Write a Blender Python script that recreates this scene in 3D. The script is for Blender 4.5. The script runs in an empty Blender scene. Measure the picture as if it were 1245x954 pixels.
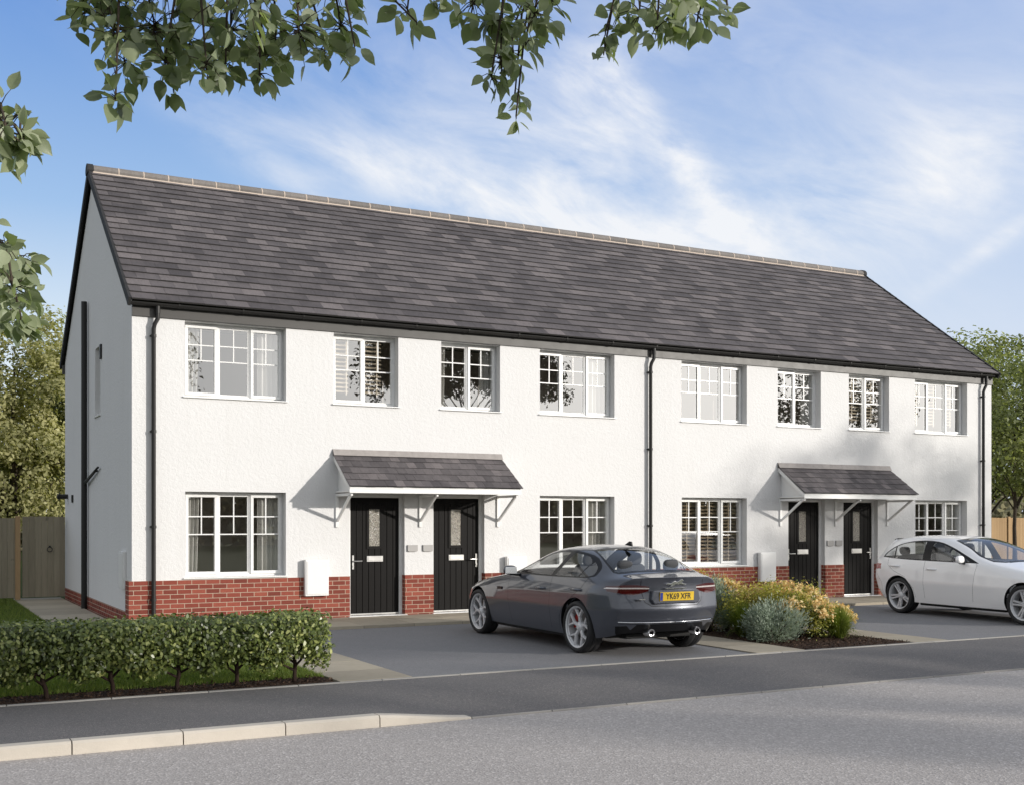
import bpy, bmesh, math, random
import numpy as np
from mathutils import Vector, Matrix, Euler
R = math.radians
rnd = random.Random(7)
SC = bpy.context.scene
COL = SC.collection

# ------------------------------------------------------------------ helpers
class MB:
    """collects shapes that become ONE mesh object"""
    def __init__(self):
        self.v = []; self.f = []; self.m = []; self.t = []
    def add(self, vs, fs, mi=0, tint=0.5):
        o = len(self.v)
        self.v += [tuple(p) for p in vs]
        for f in fs:
            self.f.append(tuple(i + o for i in f)); self.m.append(mi); self.t.append(tint)
    def quad(self, a, b, c, d, mi=0, tint=0.5):
        self.add([a, b, c, d], [(0, 1, 2, 3)], mi, tint)
    def box(self, x0, x1, y0, y1, z0, z1, mi=0, tint=0.5):
        self.add([(x0,y0,z0),(x1,y0,z0),(x1,y1,z0),(x0,y1,z0),(x0,y0,z1),(x1,y0,z1),(x1,y1,z1),(x0,y1,z1)],
                 [(0,3,2,1),(4,5,6,7),(0,1,5,4),(1,2,6,5),(2,3,7,6),(3,0,4,7)], mi, tint)
    def prism(self, poly, vec, mi=0, tint=0.5):
        """closed polygon (3-D points, any plane) swept along vec"""
        n = len(poly); p = [Vector(q) for q in poly]; w = Vector(vec)
        vs = p + [q + w for q in p]
        fs = [tuple(range(n))[::-1], tuple(range(n, 2*n))] + [(i, (i+1) % n, n+(i+1) % n, n+i) for i in range(n)]
        self.add(vs, fs, mi, tint)
    def bar(self, a, b, wx, wy, up=(0,0,1), mi=0, tint=0.5):
        """square bar from a to b"""
        a = Vector(a); b = Vector(b); d = (b-a).normalized(); u = Vector(up)
        s = d.cross(u)
        if s.length < 1e-4: s = d.cross(Vector((1,0,0)))
        s.normalize(); u = s.cross(d)
        s *= wx/2; u *= wy/2
        self.prism([a-s-u, a+s-u, a+s+u, a-s+u], b-a, mi, tint)
    def tube(self, pts, r, seg=10, mi=0, cap=True, tint=0.5):
        pts = [Vector(p) for p in pts]; n = len(pts)
        rs = r if isinstance(r, (list, tuple)) else [r]*n
        rings = []; prev = None
        for i, p in enumerate(pts):
            d = (pts[min(i+1, n-1)] - pts[max(i-1, 0)])
            if d.length < 1e-9: d = Vector((0,0,1))
            d.normalize()
            if prev is None:
                u = d.orthogonal().normalized()
            else:
                u = prev - d*prev.dot(d)
                u = u.normalized() if u.length > 1e-6 else d.orthogonal().normalized()
            prev = u; w = d.cross(u)
            rings.append([p + (u*math.cos(2*math.pi*k/seg) + w*math.sin(2*math.pi*k/seg))*rs[i] for k in range(seg)])
        vs = [q for ring in rings for q in ring]; fs = []
        for i in range(n-1):
            for k in range(seg):
                a = i*seg+k; b = i*seg+(k+1) % seg
                fs.append((a, b, b+seg, a+seg))
        if cap:
            fs.append(tuple(range(seg))[::-1]); fs.append(tuple(range((n-1)*seg, n*seg)))
        self.add(vs, fs, mi, tint)
    def build(self, name, mats, parent=None, smooth=False, bevel=0, auto=None):
        me = bpy.data.meshes.new(name)
        me.from_pydata(self.v, [], self.f)
        if not isinstance(mats, (list, tuple)): mats = [mats]
        for m in mats: me.materials.append(m)
        me.polygons.foreach_set('material_index', self.m)
        at = me.attributes.new('tint', 'FLOAT', 'FACE'); at.data.foreach_set('value', self.t)
        if smooth: me.polygons.foreach_set('use_smooth', [True]*len(self.f))
        me.update()
        o = bpy.data.objects.new(name, me); COL.objects.link(o)
        if parent: o.parent = parent
        if auto is not None:
            try: me.set_sharp_from_angle(angle=R(auto))
            except Exception: pass
        if bevel:
            b = o.modifiers.new('bevel', 'BEVEL'); b.width = bevel; b.segments = 2; b.limit_method = 'ANGLE'
            b.harden_normals = False
        return o

def np_mesh(name, verts, faces, mats, parent=None, tint=None, smooth=False):
    """big numpy mesh; faces is an (n,k) int array"""
    me = bpy.data.meshes.new(name); n, k = faces.shape
    me.vertices.add(len(verts)); me.vertices.foreach_set('co', np.ascontiguousarray(verts, dtype=np.float32).ravel())
    me.loops.add(n*k); me.loops.foreach_set('vertex_index', np.ascontiguousarray(faces, dtype=np.int32).ravel())
    me.polygons.add(n); me.polygons.foreach_set('loop_start', np.arange(0, n*k, k, dtype=np.int32))
    if not isinstance(mats, (list, tuple)): mats = [mats]
    for m in mats: me.materials.append(m)
    if tint is not None:
        at = me.attributes.new('tint', 'FLOAT', 'FACE'); at.data.foreach_set('value', np.ascontiguousarray(tint, dtype=np.float32))
    me.update(calc_edges=True); me.validate()
    if smooth: me.polygons.foreach_set('use_smooth', np.ones(len(me.polygons), dtype=bool))
    o = bpy.data.objects.new(name, me); COL.objects.link(o)
    if parent: o.parent = parent
    return o

def tag(o, label=None, cat=None, group=None, kind=None):
    if label: o['label'] = label
    if cat: o['category'] = cat
    if group: o['group'] = group
    if kind: o['kind'] = kind
    return o

def thing(name, label, cat, loc=(0,0,0), rotz=0, group=None):
    o = bpy.data.objects.new(name, None); COL.objects.link(o)
    o.empty_display_size = 0.2
    o.location = loc; o.rotation_euler = (0, 0, rotz)
    return tag(o, label, cat, group)

def copy_tree(o, parent=None):
    c = o.copy(); COL.objects.link(c); c.parent = parent
    for ch in list(o.children): copy_tree(ch, c)
    return c

# ------------------------------------------------------------------ materials
class NT:
    def __init__(self, name, world=False):
        if world:
            self.o = bpy.data.worlds.new(name)
        else:
            self.o = bpy.data.materials.new(name)
        self.o.use_nodes = True
        self.n = self.o.node_tree.nodes; self.l = self.o.node_tree.links
        self.n.clear()
    def node(self, t, **kw):
        x = self.n.new(t)
        for k, v in kw.items():
            if k == 'inp':
                for kk, vv in v.items():
                    s = x.inputs[kk]
                    if hasattr(vv, 'is_linked'): self.l.new(vv, s)
                    else: s.default_value = vv
            else: setattr(x, k, v)
        return x
    def math(self, op, a, b=None, c=None, clamp=False):
        x = self.n.new('ShaderNodeMath'); x.operation = op; x.use_clamp = clamp
        for i, v in enumerate((a, b, c)):
            if v is None: continue
            if hasattr(v, 'is_linked'): self.l.new(v, x.inputs[i])
            else: x.inputs[i].default_value = v
        return x.outputs[0]
    def mix(self, f, a, b, mode='MIX'):
        x = self.n.new('ShaderNodeMix'); x.data_type = 'RGBA'; x.blend_type = mode
        for s, v in ((x.inputs[0], f), (x.inputs[6], a), (x.inputs[7], b)):
            if hasattr(v, 'is_linked'): self.l.new(v, s)
            else: s.default_value = v if not isinstance(v, tuple) or len(v) == 4 else (*v, 1)
        return x.outputs[2]
    def ramp(self, f, stops, interp='LINEAR'):
        x = self.n.new('ShaderNodeValToRGB'); x.color_ramp.interpolation = interp
        e = x.color_ramp.elements
        while len(e) < len(stops): e.new(0.5)
        for i, (p, c) in enumerate(stops):
            e[i].position = p; e[i].color = (*c, 1) if isinstance(c, tuple) else (c, c, c, 1)
        self.l.new(f, x.inputs[0]); return x.outputs[0]
    def noise(self, vec, scale, detail=3, rough=0.5, dist=0.0):
        x = self.n.new('ShaderNodeTexNoise'); self.l.new(vec, x.inputs['Vector'])
        x.inputs['Scale'].default_value = scale; x.inputs['Detail'].default_value = detail
        x.inputs['Roughness'].default_value = rough; x.inputs['Distortion'].default_value = dist
        return x.outputs['Fac']
    def scaled(self, vec, s):
        x = self.n.new('ShaderNodeMapping'); self.l.new(vec, x.inputs[0]); x.inputs['Scale'].default_value = s
        return x.outputs[0]
    def obj(self): return self.n.new('ShaderNodeTexCoord').outputs['Object']
    def attr(self, name='tint'):
        return self.node('ShaderNodeAttribute', attribute_name=name).outputs['Fac']
    def bump(self, h, strength, dist=0.01, normal=None):
        x = self.n.new('ShaderNodeBump'); self.l.new(h, x.inputs['Height'])
        x.inputs['Strength'].default_value = strength; x.inputs['Distance'].default_value = dist
        if normal is not None: self.l.new(normal, x.inputs['Normal'])
        return x.outputs[0]
    def out(self, s):
        o = self.n.new('ShaderNodeOutputMaterial'); self.l.new(s, o.inputs['Surface']); return self.o
    def pbr(self, color, rough=0.6, metal=0.0, normal=None, spec=0.5, coat=0.0, **kw):
        b = self.n.new('ShaderNodeBsdfPrincipled')
        for k, v in (('Base Color', color), ('Roughness', rough), ('Metallic', metal), ('Specular IOR Level', spec), ('Coat Weight', coat)):
            s = b.inputs[k]
            if hasattr(v, 'is_linked'): self.l.new(v, s)
            else: s.default_value = (*v, 1) if isinstance(v, tuple) and len(v) == 3 else v
        if normal is not None: self.l.new(normal, b.inputs['Normal'])
        for k, v in kw.items(): b.inputs[k.replace('_', ' ')].default_value = v
        return b.outputs[0]

def S(r, g, b):
    """sRGB 0..255 -> linear"""
    f = lambda c: (c/12.92 if c <= 0.04045 else ((c+0.055)/1.055)**2.4)
    return tuple(f(x/255) for x in (r, g, b))

def simple(name, col, rough=0.5, metal=0.0, var=0.12, scale=6.0, bump=0.0, bscale=60, spec=0.5, coat=0.0):
    t = NT(name); o = t.obj()
    n = t.noise(o, scale, 4, 0.6)
    c = t.mix(n, tuple(x*(1-var) for x in col), tuple(min(1, x*(1+var)) for x in col))
    nr = t.bump(t.noise(o, bscale, 3), bump, 0.005) if bump else None
    r = t.math('ADD', t.math('MULTIPLY', n, 0.15), rough-0.075)
    return t.out(t.pbr(c, r, metal, nr, spec, coat))

M = {}
M['white_pvc'] = simple('white_pvc', (0.78, 0.78, 0.77), 0.28, var=0.02)
M['white_paint'] = simple('white_paint', (0.76, 0.76, 0.75), 0.45, var=0.03)
M['dark_pvc'] = simple('dark_pvc', (0.020, 0.0195, 0.019), 0.45, var=0.15, spec=0.3)
M['tile_edge_shade'] = simple('tile_edge_shade', (0.030, 0.028, 0.028), 0.9, var=0.3, scale=12)  # shadow line under each course, painted dark on the tile's lower edge
M['verge'] = simple('verge_plastic', (0.034, 0.034, 0.035), 0.75, var=0.15, spec=0.2)
M['fascia'] = simple('fascia_paint', (0.055, 0.052, 0.048), 0.5, var=0.06)
M['steel'] = simple('brushed_steel', (0.62, 0.61, 0.59), 0.32, 0.9, var=0.05)
M['plate_grey'] = simple('plate_grey', (0.36, 0.35, 0.34), 0.5, var=0.05)
M['dark_room'] = simple('room_paint', (0.60, 0.54, 0.48), 0.9, var=0.05)
M['black_rubber'] = simple('black_rubber', (0.016, 0.016, 0.017), 0.65, var=0.2, scale=20, bump=0.1)
M['black_trim'] = simple('black_trim', (0.012, 0.012, 0.013), 0.35, var=0.1)
M['chrome'] = simple('chrome', (0.80, 0.80, 0.82), 0.10, 1.0, var=0.03)
M['lead'] = simple('lead_flashing', (0.30, 0.275, 0.26), 0.6, 0.0, var=0.35, scale=9, bump=0.3, bscale=25)

def mat_render():
    t = NT('rough_render'); o = t.obj()
    big = t.noise(o, 0.55, 4, 0.6)
    n1 = t.noise(o, 42, 4, 0.65, 0.3); n2 = t.noise(o, 16, 3, 0.55, 0.4)
    h = t.math('ADD', t.math('MULTIPLY', n1, 0.55), t.math('MULTIPLY', n2, 0.8))
    c = t.mix(big, (0.665, 0.662, 0.658), (0.715, 0.712, 0.71))
    # faint streaks and splash staining near the base of the render
    st = t.noise(t.scaled(o, (3.0, 3.0, 0.25)), 1.4, 4, 0.6)
    c = t.mix(t.ramp(st, [(0.52, 0.0), (0.8, 0.25)]), c, (0.60, 0.59, 0.57))
    return t.out(t.pbr(c, 0.9, 0, t.bump(h, 0.65, 0.013), 0.2))
M['render'] = mat_render()

def mat_brick():
    t = NT('red_brick'); o = t.obj()
    s = t.node('ShaderNodeSeparateXYZ'); t.l.new(o, s.inputs[0])
    cx = t.math('ADD', s.outputs[0], s.outputs[1])
    v = t.node('ShaderNodeCombineXYZ', inp={0: cx, 1: s.outputs[2]}).outputs[0]
    b = t.node('ShaderNodeTexBrick', inp={'Vector': v, 'Scale': 1.0, 'Color1': (0,0,0,1), 'Color2': (1,1,1,1), 'Mortar': (0.5,0.5,0.5,1),
               'Mortar Size': 0.0055, 'Mortar Smooth': 0.25, 'Bias': 0.0, 'Brick Width': 0.225, 'Row Height': 0.075})
    b.offset = 0.5
    n = t.noise(o, 35, 4, 0.65)
    bc = t.ramp(b.outputs['Color'], [(0.0, (0.14, 0.036, 0.026)), (0.35, (0.205, 0.050, 0.034)), (0.65, (0.255, 0.064, 0.044)), (1.0, (0.30, 0.085, 0.056))])
    bc = t.mix(t.ramp(n, [(0.35, 0.0), (0.7, 0.5)]), bc, (0.20, 0.05, 0.037))
    c = t.mix(b.outputs['Fac'], bc, t.mix(n, (0.42, 0.33, 0.25), (0.54, 0.44, 0.34)))
    h = t.math('ADD', t.math('MULTIPLY', b.outputs['Fac'], -1.0), t.math('MULTIPLY', n, 0.35))
    return t.out(t.pbr(c, 0.85, 0, t.bump(h, 0.7, 0.01), 0.25))
M['brick'] = mat_brick()

def mat_tile(name, c0, c1, c2):
    t = NT(name); o = t.obj(); a = t.attr()
    n = t.noise(t.scaled(o, (1, 0.35, 0.35)), 28, 4, 0.7); w = t.noise(o, 1.6, 3, 0.6); sp = t.noise(o, 130, 2, 0.6)
    c = t.ramp(a, [(0.0, c0), (0.5, c1), (1.0, c2)])
    c = t.mix(t.ramp(n, [(0.4, 0.0), (0.75, 0.45)]), c, tuple(x*0.6 for x in c0))
    c = t.mix(t.ramp(w, [(0.45, 0.0), (0.8, 0.35)]), c, tuple(x*1.25 for x in c2))
    h = t.math('ADD', n, t.math('MULTIPLY', sp, 0.6))
    return t.out(t.pbr(c, 0.72, 0, t.bump(h, 0.35, 0.006), 0.35))
M['roof_tile'] = mat_tile('roof_tile_concrete', (0.058, 0.052, 0.055), (0.106, 0.095, 0.098), (0.172, 0.152, 0.152))
M['ridge_tile'] = mat_tile('ridge_tile_concrete', (0.15, 0.138, 0.13), (0.185, 0.168, 0.157), (0.22, 0.20, 0.185))
M['mortar'] = simple('bedding_mortar', (0.50, 0.42, 0.35), 0.9, var=0.15, scale=14, bump=0.4)

def mat_pane(name='window_glass', fac=0.25, tint=(0.95, 0.96, 0.955), wav=0.02):
    t = NT(name); o = t.obj()
    nb = t.bump(t.noise(o, 1.3, 2, 0.4), wav, 0.05)
    g = t.node('ShaderNodeBsdfGlossy', inp={'Color': (0.95, 0.96, 0.97, 1), 'Roughness': 0.0, 'Normal': nb}).outputs[0]
    tr = t.node('ShaderNodeBsdfTransparent', inp={'Color': (*tint, 1)}).outputs[0]
    bf = t.n.new('ShaderNodeNewGeometry').outputs['Backfacing']
    ior = t.math('ADD', t.math('MULTIPLY', bf, 1/1.5-1.5), 1.5)
    fr = t.node('ShaderNodeFresnel', inp={'IOR': ior}).outputs[0]
    f = t.math('ADD', t.math('MULTIPLY', fr, 1-fac), fac, clamp=True)
    m = t.node('ShaderNodeMixShader', inp={0: f, 1: tr, 2: g}).outputs[0]
    return t.out(m)
M['glass'] = mat_pane()

def mat_obscure():
    t = NT('obscured_glass'); o = t.obj()
    v = t.node('ShaderNodeTexVoronoi', inp={'Vector': o, 'Scale': 70.0}); n = t.noise(o, 60, 4)
    c = t.mix(t.ramp(v.outputs['Distance'], [(0.1, 0.0), (0.7, 1.0)]), (0.42, 0.39, 0.33), (0.13, 0.12, 0.10))
    return t.out(t.pbr(c, 0.12, 0, t.bump(v.outputs['Distance'], 0.6, 0.01), 0.6))
M['obscure'] = mat_obscure()

def mat_door():
    t = NT('black_door_skin'); o = t.obj()
    n = t.noise(t.scaled(o, (30, 30, 1.2)), 3, 4, 0.6)
    c = t.mix(n, (0.006, 0.0056, 0.0054), (0.012, 0.011, 0.0105))
    return t.out(t.pbr(c, 0.5, 0, t.bump(n, 0.15, 0.003), 0.10))
M['door'] = mat_door()

def mat_cloth(name, col):
    t = NT(name); o = t.obj(); n = t.noise(t.scaled(o, (40, 40, 2)), 1.5, 3)
    c = t.mix(n, tuple(x*0.85 for x in col), col)
    d = t.pbr(c, 0.9, 0, None, 0.1)
    tl = t.node('ShaderNodeBsdfTranslucent', inp={'Color': c}).outputs[0]
    return t.out(t.node('ShaderNodeMixShader', inp={0: 0.3, 1: d, 2: tl}).outputs[0])
M['curtain'] = mat_cloth('curtain_cloth', (0.86, 0.84, 0.80))
M['blind'] = simple('blind_slat', (0.70, 0.60, 0.47), 0.5, var=0.1)
M['blind_brown'] = simple('blind_slat_brown', (0.48, 0.38, 0.26), 0.5, var=0.15)

def mat_asphalt(name, dark, light, agg, spk=0.25, scale=1.0):
    t = NT(name); o = t.obj()
    big = t.noise(o, 0.35, 5, 0.6); mid = t.noise(o, 3.0, 5, 0.65); fine = t.noise(o, 170*scale, 2, 0.6)
    v = t.node('ShaderNodeTexVoronoi', inp={'Vector': o, 'Scale': 95.0*scale})
    c = t.mix(t.math('ADD', t.math('MULTIPLY', big, 0.6), t.math('MULTIPLY', mid, 0.4)), dark, light)
    sv = t.node('ShaderNodeSeparateColor'); t.l.new(v.outputs['Color'], sv.inputs[0])
    c = t.mix(t.ramp(sv.outputs[0], [(0.70, 0.0), (0.95, spk)]), c, agg)
    c = t.mix(t.ramp(sv.outputs[1], [(0.70, 0.0), (0.95, 0.35)]), c, tuple(x*0.5 for x in dark))
    h = t.math('ADD', v.outputs['Distance'], t.math('MULTIPLY', fine, 0.5))
    return t.out(t.pbr(c, 0.85, 0, t.bump(h, 0.45, 0.006), 0.3))
M['road'] = mat_asphalt('road_asphalt', (0.34, 0.312, 0.292), (0.46, 0.424, 0.40), (0.62, 0.58, 0.55), 0.7, 0.62)
M['pavement'] = mat_asphalt('pavement_asphalt', (0.115, 0.110, 0.108), (0.185, 0.178, 0.172), (0.36, 0.305, 0.295), 0.4)
M['drive'] = mat_asphalt('driveway_asphalt', (0.165, 0.164, 0.170), (0.245, 0.242, 0.246), (0.30, 0.30, 0.31), 0.35)

def mat_concrete(name, a, b, stain=0.35):
    t = NT(name); o = t.obj(); tn = t.attr()
    n = t.noise(o, 2.2, 5, 0.65); f = t.noise(o, 60, 4, 0.6)
    c = t.mix(n, a, b)
    c = t.mix(tn, t.mix(0.14, c, (0,0,0)), t.mix(0.10, c, (0.9, 0.8, 0.6)))
    c = t.mix(t.ramp(t.noise(o, 6, 5, 0.7), [(0.5, 0.0), (0.8, stain)]), c, tuple(x*0.55 for x in a))
    return t.out(t.pbr(c, 0.85, 0, t.bump(f, 0.3, 0.004), 0.25))
M['slab'] = mat_concrete('paving_slab_concrete', (0.33, 0.29, 0.225), (0.42, 0.37, 0.29), 0.25)
M['kerb'] = mat_concrete('kerb_concrete', (0.56, 0.51, 0.44), (0.68, 0.62, 0.54), 0.2)
M['edging'] = mat_concrete('edging_concrete', (0.29, 0.28, 0.265), (0.38, 0.37, 0.35), 0.3)

def mat_ground():
    t = NT('rough_grass_ground'); o = t.obj()
    n = t.noise(o, 0.15, 5, 0.6); f = t.noise(o, 14, 4, 0.7)
    c = t.mix(n, (0.040, 0.060, 0.018), (0.065, 0.085, 0.025)); c = t.mix(f, t.mix(0.5, c, (0.02, 0.02, 0.01)), c)
    return t.out(t.pbr(c, 0.95, 0, t.bump(f, 0.8, 0.03), 0.1))
M['ground'] = mat_ground()
def mat_mulch():
    t = NT('bark_mulch'); o = t.obj()
    v = t.node('ShaderNodeTexVoronoi', inp={'Vector': t.scaled(o, (1, 1.4, 1)), 'Scale': 42.0}); n = t.noise(o, 25, 4)
    s = t.node('ShaderNodeSeparateColor'); t.l.new(v.outputs['Color'], s.inputs[0])
    c = t.ramp(s.outputs[0], [(0, (0.018, 0.011, 0.008)), (0.6, (0.05, 0.030, 0.021)), (1, (0.11, 0.070, 0.05))])
    return t.out(t.pbr(c, 0.9, 0, t.bump(t.math('ADD', s.outputs[0], n), 0.9, 0.025), 0.15))
M['mulch'] = mat_mulch()

def mat_leaf(name, ramp, rough=0.45, transl=0.35, spec=0.4, ts=(1.25, 1.35, 0.6)):
    t = NT(name); a = t.attr(); o = t.obj()
    c = t.ramp(a, ramp)
    n = t.noise(o, 30, 2); c = t.mix(t.math('MULTIPLY', n, 0.35), c, t.mix(1.0, c, (0.6, 0.7, 0.5), 'MULTIPLY'))
    d = t.pbr(c, rough, 0, None, spec)
    tc = t.mix(1.0, c, ts, 'MULTIPLY')
    tl = t.node('ShaderNodeBsdfTranslucent', inp={'Color': tc}).outputs[0]
    return t.out(t.node('ShaderNodeMixShader', inp={0: transl, 1: d, 2: tl}).outputs[0])
def mat_bark(name, a, b):
    t = NT(name); o = t.obj(); n = t.noise(t.scaled(o, (1, 1, 0.25)), 26, 5, 0.7)
    c = t.mix(n, a, b)
    return t.out(t.pbr(c, 0.9, 0, t.bump(n, 0.8, 0.02), 0.2))
M['bark'] = mat_bark('tree_bark', (0.030, 0.022, 0.016), (0.10, 0.08, 0.06))
M['bark_dark'] = mat_bark('hedge_bark', (0.016, 0.010, 0.008), (0.055, 0.035, 0.027))
def mat_wood(name, a, b, tintamt=0.25):
    t = NT(name); o = t.obj(); tn = t.attr()
    n = t.noise(t.scaled(o, (9, 9, 0.7)), 3.5, 5, 0.65, 0.6); k = t.noise(o, 5, 2)
    c = t.mix(n, a, b); c = t.mix(t.math('MULTIPLY', tn, tintamt), c, tuple(x*0.45 for x in a))
    c = t.mix(t.ramp(k, [(0.68, 0.0), (0.75, 0.5)]), c, tuple(x*0.3 for x in a))
    return t.out(t.pbr(c, 0.85, 0, t.bump(n, 0.35, 0.005), 0.2))
M['wood_grey'] = mat_wood('weathered_timber', (0.22, 0.19, 0.135), (0.38, 0.335, 0.25))
M['wood_new'] = mat_wood('new_timber', (0.34, 0.22, 0.115), (0.50, 0.35, 0.20))

# ------------------------------------------------------------------ camera, sky, sun
TH = R(27.995)
cam = bpy.data.cameras.new('camera'); co = bpy.data.objects.new('camera', cam); COL.objects.link(co)
cam.sensor_width = 36; cam.sensor_fit = 'HORIZONTAL'; cam.lens = 36*1401.74/1245
cam.shift_y = (633.02-477)/1245; cam.shift_x = 0.0
cam.clip_start = 0.1; cam.clip_end = 2000
co.location = (-3.2204, -18.7483, 1.6895); co.rotation_euler = (R(90), 0, -TH)
SC.camera = co
SUN = Vector((0.724, -0.80, 0.245)).normalized()
sl = bpy.data.lights.new('sun', 'SUN'); so = bpy.data.objects.new('sun', sl); COL.objects.link(so)
sl.energy = 3.9; sl.angle = R(1.1); sl.color = (1.0, 0.945, 0.87)
so.rotation_euler = (-SUN).to_track_quat('-Z', 'Y').to_euler(); so.location = (20, -25, 12)

w = NT('World', world=True); SC.world = w.o
sky = w.node('ShaderNodeTexSky'); sky.sky_type = 'NISHITA'; sky.sun_disc = False
sky.sun_elevation = math.asin(SUN.z); sky.sun_rotation = math.atan2(SUN.x, SUN.y)
sky.air_density = 1.0; sky.dust_density = 0.6; sky.ozone_density = 1.5; sky.altitude = 50
dirv = w.n.new('ShaderNodeTexCoord').outputs['Generated']
sx = w.node('ShaderNodeSeparateXYZ'); w.l.new(dirv, sx.inputs[0])
X_, Y_, Z_ = sx.outputs
az = w.math('SUBTRACT', w.math('ARCTAN2', X_, Y_), TH)          # azimuth east of the street's long view
el = w.math('ARCSINE', Z_)
def blob(a0, e0, sa, se, rot, amp):
    da = w.math('SUBTRACT', az, a0); de = w.math('SUBTRACT', el, e0)
    c_, s_ = math.cos(rot), math.sin(rot)
    u = w.math('ADD', w.math('MULTIPLY', da, c_/sa), w.math('MULTIPLY', de, s_/sa))
    v = w.math('ADD', w.math('MULTIPLY', da, -s_/se), w.math('MULTIPLY', de, c_/se))
    q = w.math('ADD', w.math('MULTIPLY', u, u), w.math('MULTIPLY', v, v))
    return w.math('MULTIPLY', w.math('EXPONENT', w.math('MULTIPLY', q, -1.0)), amp)
def pix(px, py):
    a = (px-622.5)/1401.74; b = (633.02-py)/1401.74
    return math.atan(a), math.asin(b/math.sqrt(1+a*a+b*b))
BL = []
for (px, py, sa, se, rot, amp) in ((700, 245, .12, .05, -0.25, .75), (845, 215, .085, .016, -0.85, .95), (735, 130, .05, .045, .2, .6), (480, 215, .13, .022, -.28, .55),
                                   (330, 205, .08, .014, -.45, .4), (1080, 250, .16, .05, .35, .62), (690, 85, .035, .018, .0, .35), (1150, 180, .16, .06, .1, .33),
                                   (1205, 300, .06, .008, .55, .5), (900, 60, .2, .06, 0, .22), (560, 110, .12, .05, .3, .2), (780, 290, .1, .03, -.1, .4)):
    a0, e0 = pix(px, py); BL.append(blob(a0, e0, sa, se, rot, amp))
tot = BL[0]
for b_ in BL[1:]: tot = w.math('ADD', tot, b_)
cv = w.node('ShaderNodeCombineXYZ', inp={0: w.math('ADD', az, w.math('MULTIPLY', el, 0.30)), 1: w.math('SUBTRACT', w.math('MULTIPLY', el, 2.1), w.math('MULTIPLY', az, -0.55)), 2: 0.37}).outputs[0]
n1 = w.noise(cv, 7.5, 8, 0.60, 0.5); n2 = w.noise(cv, 2.2, 4, 0.5, 0.3)
wisps = w.ramp(n1, [(0.36, 0.0), (0.68, 1.0)])
# the same wispy field thinly over the rest of the sky
rest = w.ramp(n2, [(0.45, 0.0), (0.85, 0.38)])
n3 = w.noise(cv, 19.0, 6, 0.6, 0.5)
wisps = w.math('ADD', w.math('MULTIPLY', wisps, 0.8), w.math('MULTIPLY', w.ramp(n3, [(0.35, 0.0), (0.7, 1.0)]), 0.3))
cl = w.math('MULTIPLY', w.math('ADD', w.math('MULTIPLY', tot, 1.25), rest), w.math('ADD', w.math('MULTIPLY', wisps, 0.9), 0.08), clamp=True)
cl = w.math('MULTIPLY', cl, w.ramp(el, [(0.0, 0.7), (0.12, 1.0)]), clamp=True)
K_ = 1/0.15
def lin(r, g, b): return tuple(c*K_ for c in S(r, g, b))
grad = w.ramp(w.math('DIVIDE', el, 0.9, clamp=True), [(0.0, lin(246, 249, 251)), (0.11, lin(236, 244, 251)), (0.19, lin(214, 230, 248)), (0.28, lin(164, 198, 240)), (0.44, lin(112, 158, 226)), (0.70, lin(158, 170, 190)), (1.0, lin(160, 166, 176))])
warm = w.ramp(w.math('MULTIPLY', w.math('ADD', az, 1.2), 0.5), [(0.0, 0.0), (1.0, 1.0)])
hs = w.mix(0.86, sky.outputs[0], grad)
# paler towards the right of the street, as thin high haze
hs = w.mix(w.math('MULTIPLY', w.ramp(w.math('ADD', w.math('MULTIPLY', az, 1.1), 0.5), [(0.30, 0.0), (0.95, 1.0)]), 0.55), hs, lin(200, 214, 240))
# pale veil added to the unseen sun-side sky to neutralise blue fill
veil = w.math('MAXIMUM', w.ramp(w.math('COSINE', az), [(0.15, 1.0), (0.78, 0.0)]), 0.0)
veil = w.math('MULTIPLY', veil, w.ramp(el, [(0.35, 1.0), (1.0, 0.4)]))
hs = w.mix(w.math('MULTIPLY', veil, 0.92), hs, lin(228, 231, 234))
# the bright sky round the sun
sd = w.math('ADD', w.math('ADD', w.math('MULTIPLY', X_, SUN.x), w.math('MULTIPLY', Y_, SUN.y)), w.math('MULTIPLY', Z_, SUN.z))
glow = w.math('MULTIPLY', w.math('POWER', w.math('MAXIMUM', sd, 0.0), 9.0), w.ramp(el, [(0.25, 1.0), (0.6, 0.3)]))
cloudc = w.mix(w.ramp(el, [(0.0, 0.0), (0.4, 1.0)]), lin(250, 250, 250), lin(246, 248, 252))
skyc = w.mix(w.math('MULTIPLY', cl, 0.9), hs, cloudc)
skyc = w.mix(glow, skyc, (2.3*K_, 2.15*K_, 1.95*K_), 'ADD')
bg = w.node('ShaderNodeBackground', inp={'Color': skyc, 'Strength': 0.15}).outputs[0]
wo = w.n.new('ShaderNodeOutputWorld'); w.l.new(bg, wo.inputs[0])
SC.view_settings.view_transform = 'Standard'; SC.view_settings.look = 'None'
SC.view_settings.exposure = 0.0; SC.view_settings.gamma = 1.0; SC.view_settings.use_curve_mapping = False
SC.render.engine = 'CYCLES'
SC.cycles.max_bounces = 8; SC.cycles.transparent_max_bounces = 16; SC.cycles.glossy_bounces = 4; SC.cycles.diffuse_bounces = 3
SC.cycles.caustics_reflective = False; SC.cycles.caustics_refractive = False
SC.cycles.sample_clamp_indirect = 6.0
try: SC.cycles.use_denoising = True
except Exception: pass
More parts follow.
